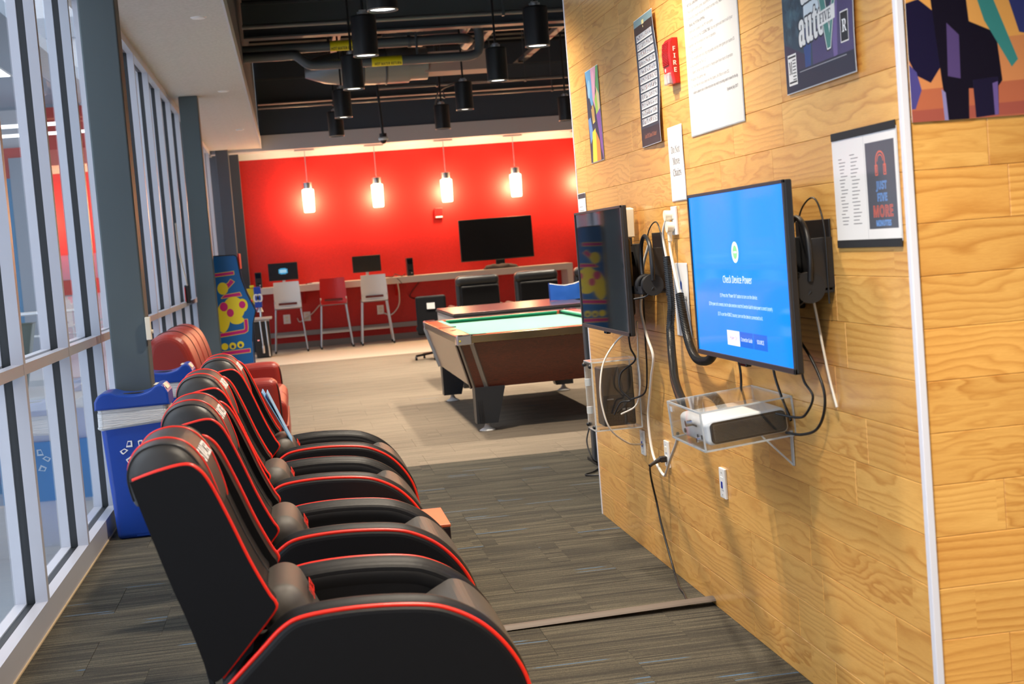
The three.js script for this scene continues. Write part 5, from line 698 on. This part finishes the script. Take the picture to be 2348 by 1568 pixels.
{ const t = thing('office_chair', 'black office chair with a white tag on its back', 'chair', [1.86, 0, -19.9], -0.12);
  const g = rb(0.42, 0.54, 0.07, 0.05, 0, 0, 0, 5); g.rotateX(-0.12); obj('backrest', at(g, 0, 0.62, 0.16), M.mesh, t); obj('tag', at(rb(0.11, 0.085, 0.003, 0.001).rotateX(-0.12), 0.0, 0.75, 0.212), M.print, t); obj('seat', rb(0.46, 0.09, 0.46, 0.04, 0, 0.44, -0.1, 4), M.mesh, t); obj('gas_lift', rod([0, 0.08, -0.1], [0, 0.40, -0.1], 0.025), M.black, t); obj('back_bracket', bar([0, 0.42, 0.0], [0, 0.45, 0.17], 0.06, 0.02), M.black, t);
  for (let k = 0; k < 5; k++) { const a = k * 1.2566; obj('base_leg', bar([0, 0.09, -0.1], [0.28 * Math.sin(a), 0.06, -0.1 + 0.28 * Math.cos(a)], 0.04, 0.03), M.black, t); obj('castor', cyl(0.03, 0.03, 0.03, 0.28 * Math.sin(a), 0.03, -0.1 + 0.28 * Math.cos(a), 14, 'x'), M.black, t); } }
// ---------------------------------------------------------------- arcade machines in the far left corner
{
  const out = [[-1.1, 0.02], [-1.1, 1.625], [-1.07, 1.64], [-0.651, 1.632], [-0.624, 1.613], [-0.614, 1.515], [-0.598, 1.368], [-0.55, 1.185], [-0.464, 0.974], [-0.508, 0.824], [-0.532, 0.615], [-0.53, 0.02]];
  const art = canvasTex(512, 1440, (g, w, h) => { // side print: bands and plain patches
    const K = 17.02 / 22.5, X = (x) => (x * K + 1.12) / 0.68 * w, Y = (y) => h - (1.5 + (y - 1.5) * K) / 1.70 * h, band = (pts) => { g.lineJoin = 'round'; poly(g, '#f0c43c', pts.map(([a, b]) => [X(a), Y(b)])); g.save(); g.strokeStyle = '#f0c43c'; g.lineWidth = 12; g.beginPath(); pts.forEach(([a, b], i) => i ? g.lineTo(X(a), Y(b)) : g.moveTo(X(a), Y(b))); g.closePath(); g.stroke(); g.restore(); poly(g, '#c8107c', pts.map(([a, b]) => [X(a), Y(b)])); };
    g.fillStyle = '#0a63a8'; g.fillRect(0, 0, w, h); band([[-1.2, 1.37], [-0.885, 1.385], [-0.885, 1.43], [-1.2, 1.41]]); band([[-1.10, 1.035], [-0.80, 1.05], [-0.82, 1.10], [-1.05, 1.08]]); band([[-1.04, 1.13], [-0.89, 1.27], [-0.94, 1.31], [-0.98, 1.26], [-1.02, 1.24], [-1.06, 1.18]]);
    band([[-1.2, 0.44], [-0.80, 0.475], [-0.755, 0.50], [-0.745, 0.56], [-0.745, 0.68], [-0.79, 0.68], [-0.79, 0.56], [-0.80, 0.525], [-1.2, 0.49]]); band([[-1.2, 0.155], [-0.745, 0.175], [-0.745, 0.225], [-1.2, 0.205]]);
    blot(g, 0, [['#f2dc2c', X(-0.93), Y(0.86), 92, 118], ['#f2dc2c', X(-1.10), Y(0.74), 60, 150, 0.1], ['#f2dc2c', X(-0.80), Y(0.90), 48, 66], ['#d01d78', X(-0.80), Y(0.91), 28, 36], ['#d01d78', X(-1.08), Y(0.90), 34, 44], ['#d01d78', X(-0.99), Y(0.80), 30, 40], ['#f2dc2c', X(-0.90), Y(0.68), 60, 40], ['#f2dc2c', X(-1.07), Y(1.18), 46, 60], ['#f2dc2c', X(-1.12), Y(0.29), 30, 34], ['#f2dc2c', X(-1.0), Y(0.29), 30, 34], ['#f2dc2c', X(-0.88), Y(0.30), 30, 34], ['#24407a', X(-1.0), Y(0.28), 13, 16], ['#24407a', X(-0.88), Y(0.29), 13, 16]]); });
  const t = thing('arcade_cabinet', 'tall blue arcade cabinet with pink and yellow side art', 'arcade machine', [0, 0, -17.02]);
  const s = new THREE.Shape(out.map((p) => new THREE.Vector2(...p))), fg = new THREE.ShapeGeometry(s), fp = fg.attributes.position, fu = fg.attributes.uv; for (let i = 0; i < fp.count; i++) fu.setXY(i, (fp.getX(i) + 1.12) / 0.68, fp.getY(i) / 1.70);
  obj('side_print', at(fg, 0, 0, 0.0015), mat([1, 1, 1], 0.35, { map: art }), t);
  obj('side_panel', prism(out, 0.02), mat([0.005, 0.12, 0.38], 0.4), t); obj('side_panel', prism(out, 0.02).translate(0, 0, -0.60), mat([0.005, 0.12, 0.38], 0.4), t); obj('body', prism(out.map(([a, b]) => [a - 0.012, b - 0.012]), 0.58).translate(0, 0, -0.02), M.black, t);
  obj('edge_moulding', tube(out.slice(2, 11).map((p) => [p[0] + 0.003, p[1], -0.008]), 0.011, 80, 6, false, 0.05), M.ink, t);
  obj('marquee', rb(0.02, 0.18, 0.54, 0.004, -0.60, 1.56, -0.31), M.redPlastic, t); obj('control_panel', at(rb(0.18, 0.03, 0.54, 0.006).rotateZ(-0.12), -0.54, 0.98, -0.31), mat([0.03, 0.05, 0.25], 0.4), t); obj('joystick', [rod([-0.52, 0.99, -0.31], [-0.51, 1.07, -0.31], 0.008), ball(0.022, -0.51, 1.08, -0.31)], M.redPlastic, t);
  const u = thing('prize_machine', 'black prize machine with chrome fittings and a blue counter sign', 'arcade machine', [-0.56, 0, -23.7]);
  obj('body', rb(0.24, 0.60, 0.44, 0.01, 0, 0.31, 0), M.black, u); obj('shelf', rb(0.30, 0.03, 0.5, 0.006, 0.02, 0.63, 0), M.counter, u); obj('chrome_rail', [rod([0.09, 0.02, 0.235], [0.07, 0.60, 0.235], 0.016), rod([0.0, 0.2, 0.26], [-0.02, 0.60, 0.26], 0.013), rod([0.0, 0.2, 0.26], [0.0, 0.08, 0.26], 0.022), rb(0.26, 0.02, 0.03, 0.008, 0, 0.60, 0.24)], M.chrome, u); obj('coin_light', rb(0.03, 0.015, 0.01, 0.003, -0.07, 0.29, 0.222), lampFace([1, 0.05, 0.04], 1.2), u);
  obj('sign_panel', rb(0.11, 0.33, 0.3, 0.01, -0.02, 0.98, 0.06), mat([0.01, 0.06, 0.45], 0.35), u); obj('sign_panel', rb(0.12, 0.26, 0.02, 0.006, -0.13, 1.0, 0.16), mat([0.72, 0.55, 0.01], 0.4), u); obj('sign_cap', rb(0.07, 0.04, 0.06, 0.01, -0.10, 1.16, 0.16), M.yellowLabel, u); obj('digit', [letters('0', 0.13, 0.002).translate(-0.048, 0.97, 0.212), letters('0', 0.13, 0.002).translate(0.012, 0.97, 0.212)], M.print, u); obj('scoop', lathe([[0, 0], [0.02, 0.02], [0.05, -0.06]], 16).translate(0.0, 0.80, 0.1), M.print, u); obj('sign_post', rod([0, 0.62, 0], [0, 0.86, 0], 0.02), M.chrome, u);
}
{ const t = thing('dark_cabinet', 'dark grey cabinet just past the far edge of the plank wall', 'cabinet', [2.05, 0, -9.41]); obj('cabinet_body', rb(0.34, 1.14, 0.07, 0.008, 0, 0.58, 0), mat([0.045, 0.05, 0.06], 0.5), t); obj('red_panel', rb(0.06, 0.4, 0.012, 0.003, -0.06, 0.9, 0.038), M.redPlastic, t); obj('plinth', bx(0.36, 0.02, 0.3, 0, 0.01, 0.0), M.black, t); }
cable('black_cable', 'loose loop of black cable on the floor by the dark cabinet', [[1.85, 0.26, 9.30], [1.82, 0.16, 9.28], [1.84, 0.05, 9.22], [1.90, 0.008, 9.25], [1.80, 0.008, 9.0], [1.72, 0.008, 8.9], [1.80, 0.012, 8.8], [1.95, 0.008, 8.85]], 0.005, M.black);
{ const t = thing('window_box', 'small black box with red side on the mullion beyond the first column', 'box', [-1.16, 1.24, -16.3]); obj('box_body', rb(0.05, 0.2, 0.14, 0.008), M.black, t); obj('red_side', rb(0.006, 0.16, 0.1, 0.002, -0.02, 0, 0.071), M.redPlastic, t); }
cable('thin_cable', 'thin pale wire hanging down the far window mullions', [[-1.15, 2.0, 15.4], [-1.15, 1.7, 15.5], [-1.15, 1.5, 15.9], [-1.15, 1.34, 16.2]], 0.008, M.whiteCable);

scene.traverse((o) => { if (o.isMesh) { o.castShadow = o.receiveShadow = true; } });
renderer.render(scene, camera);
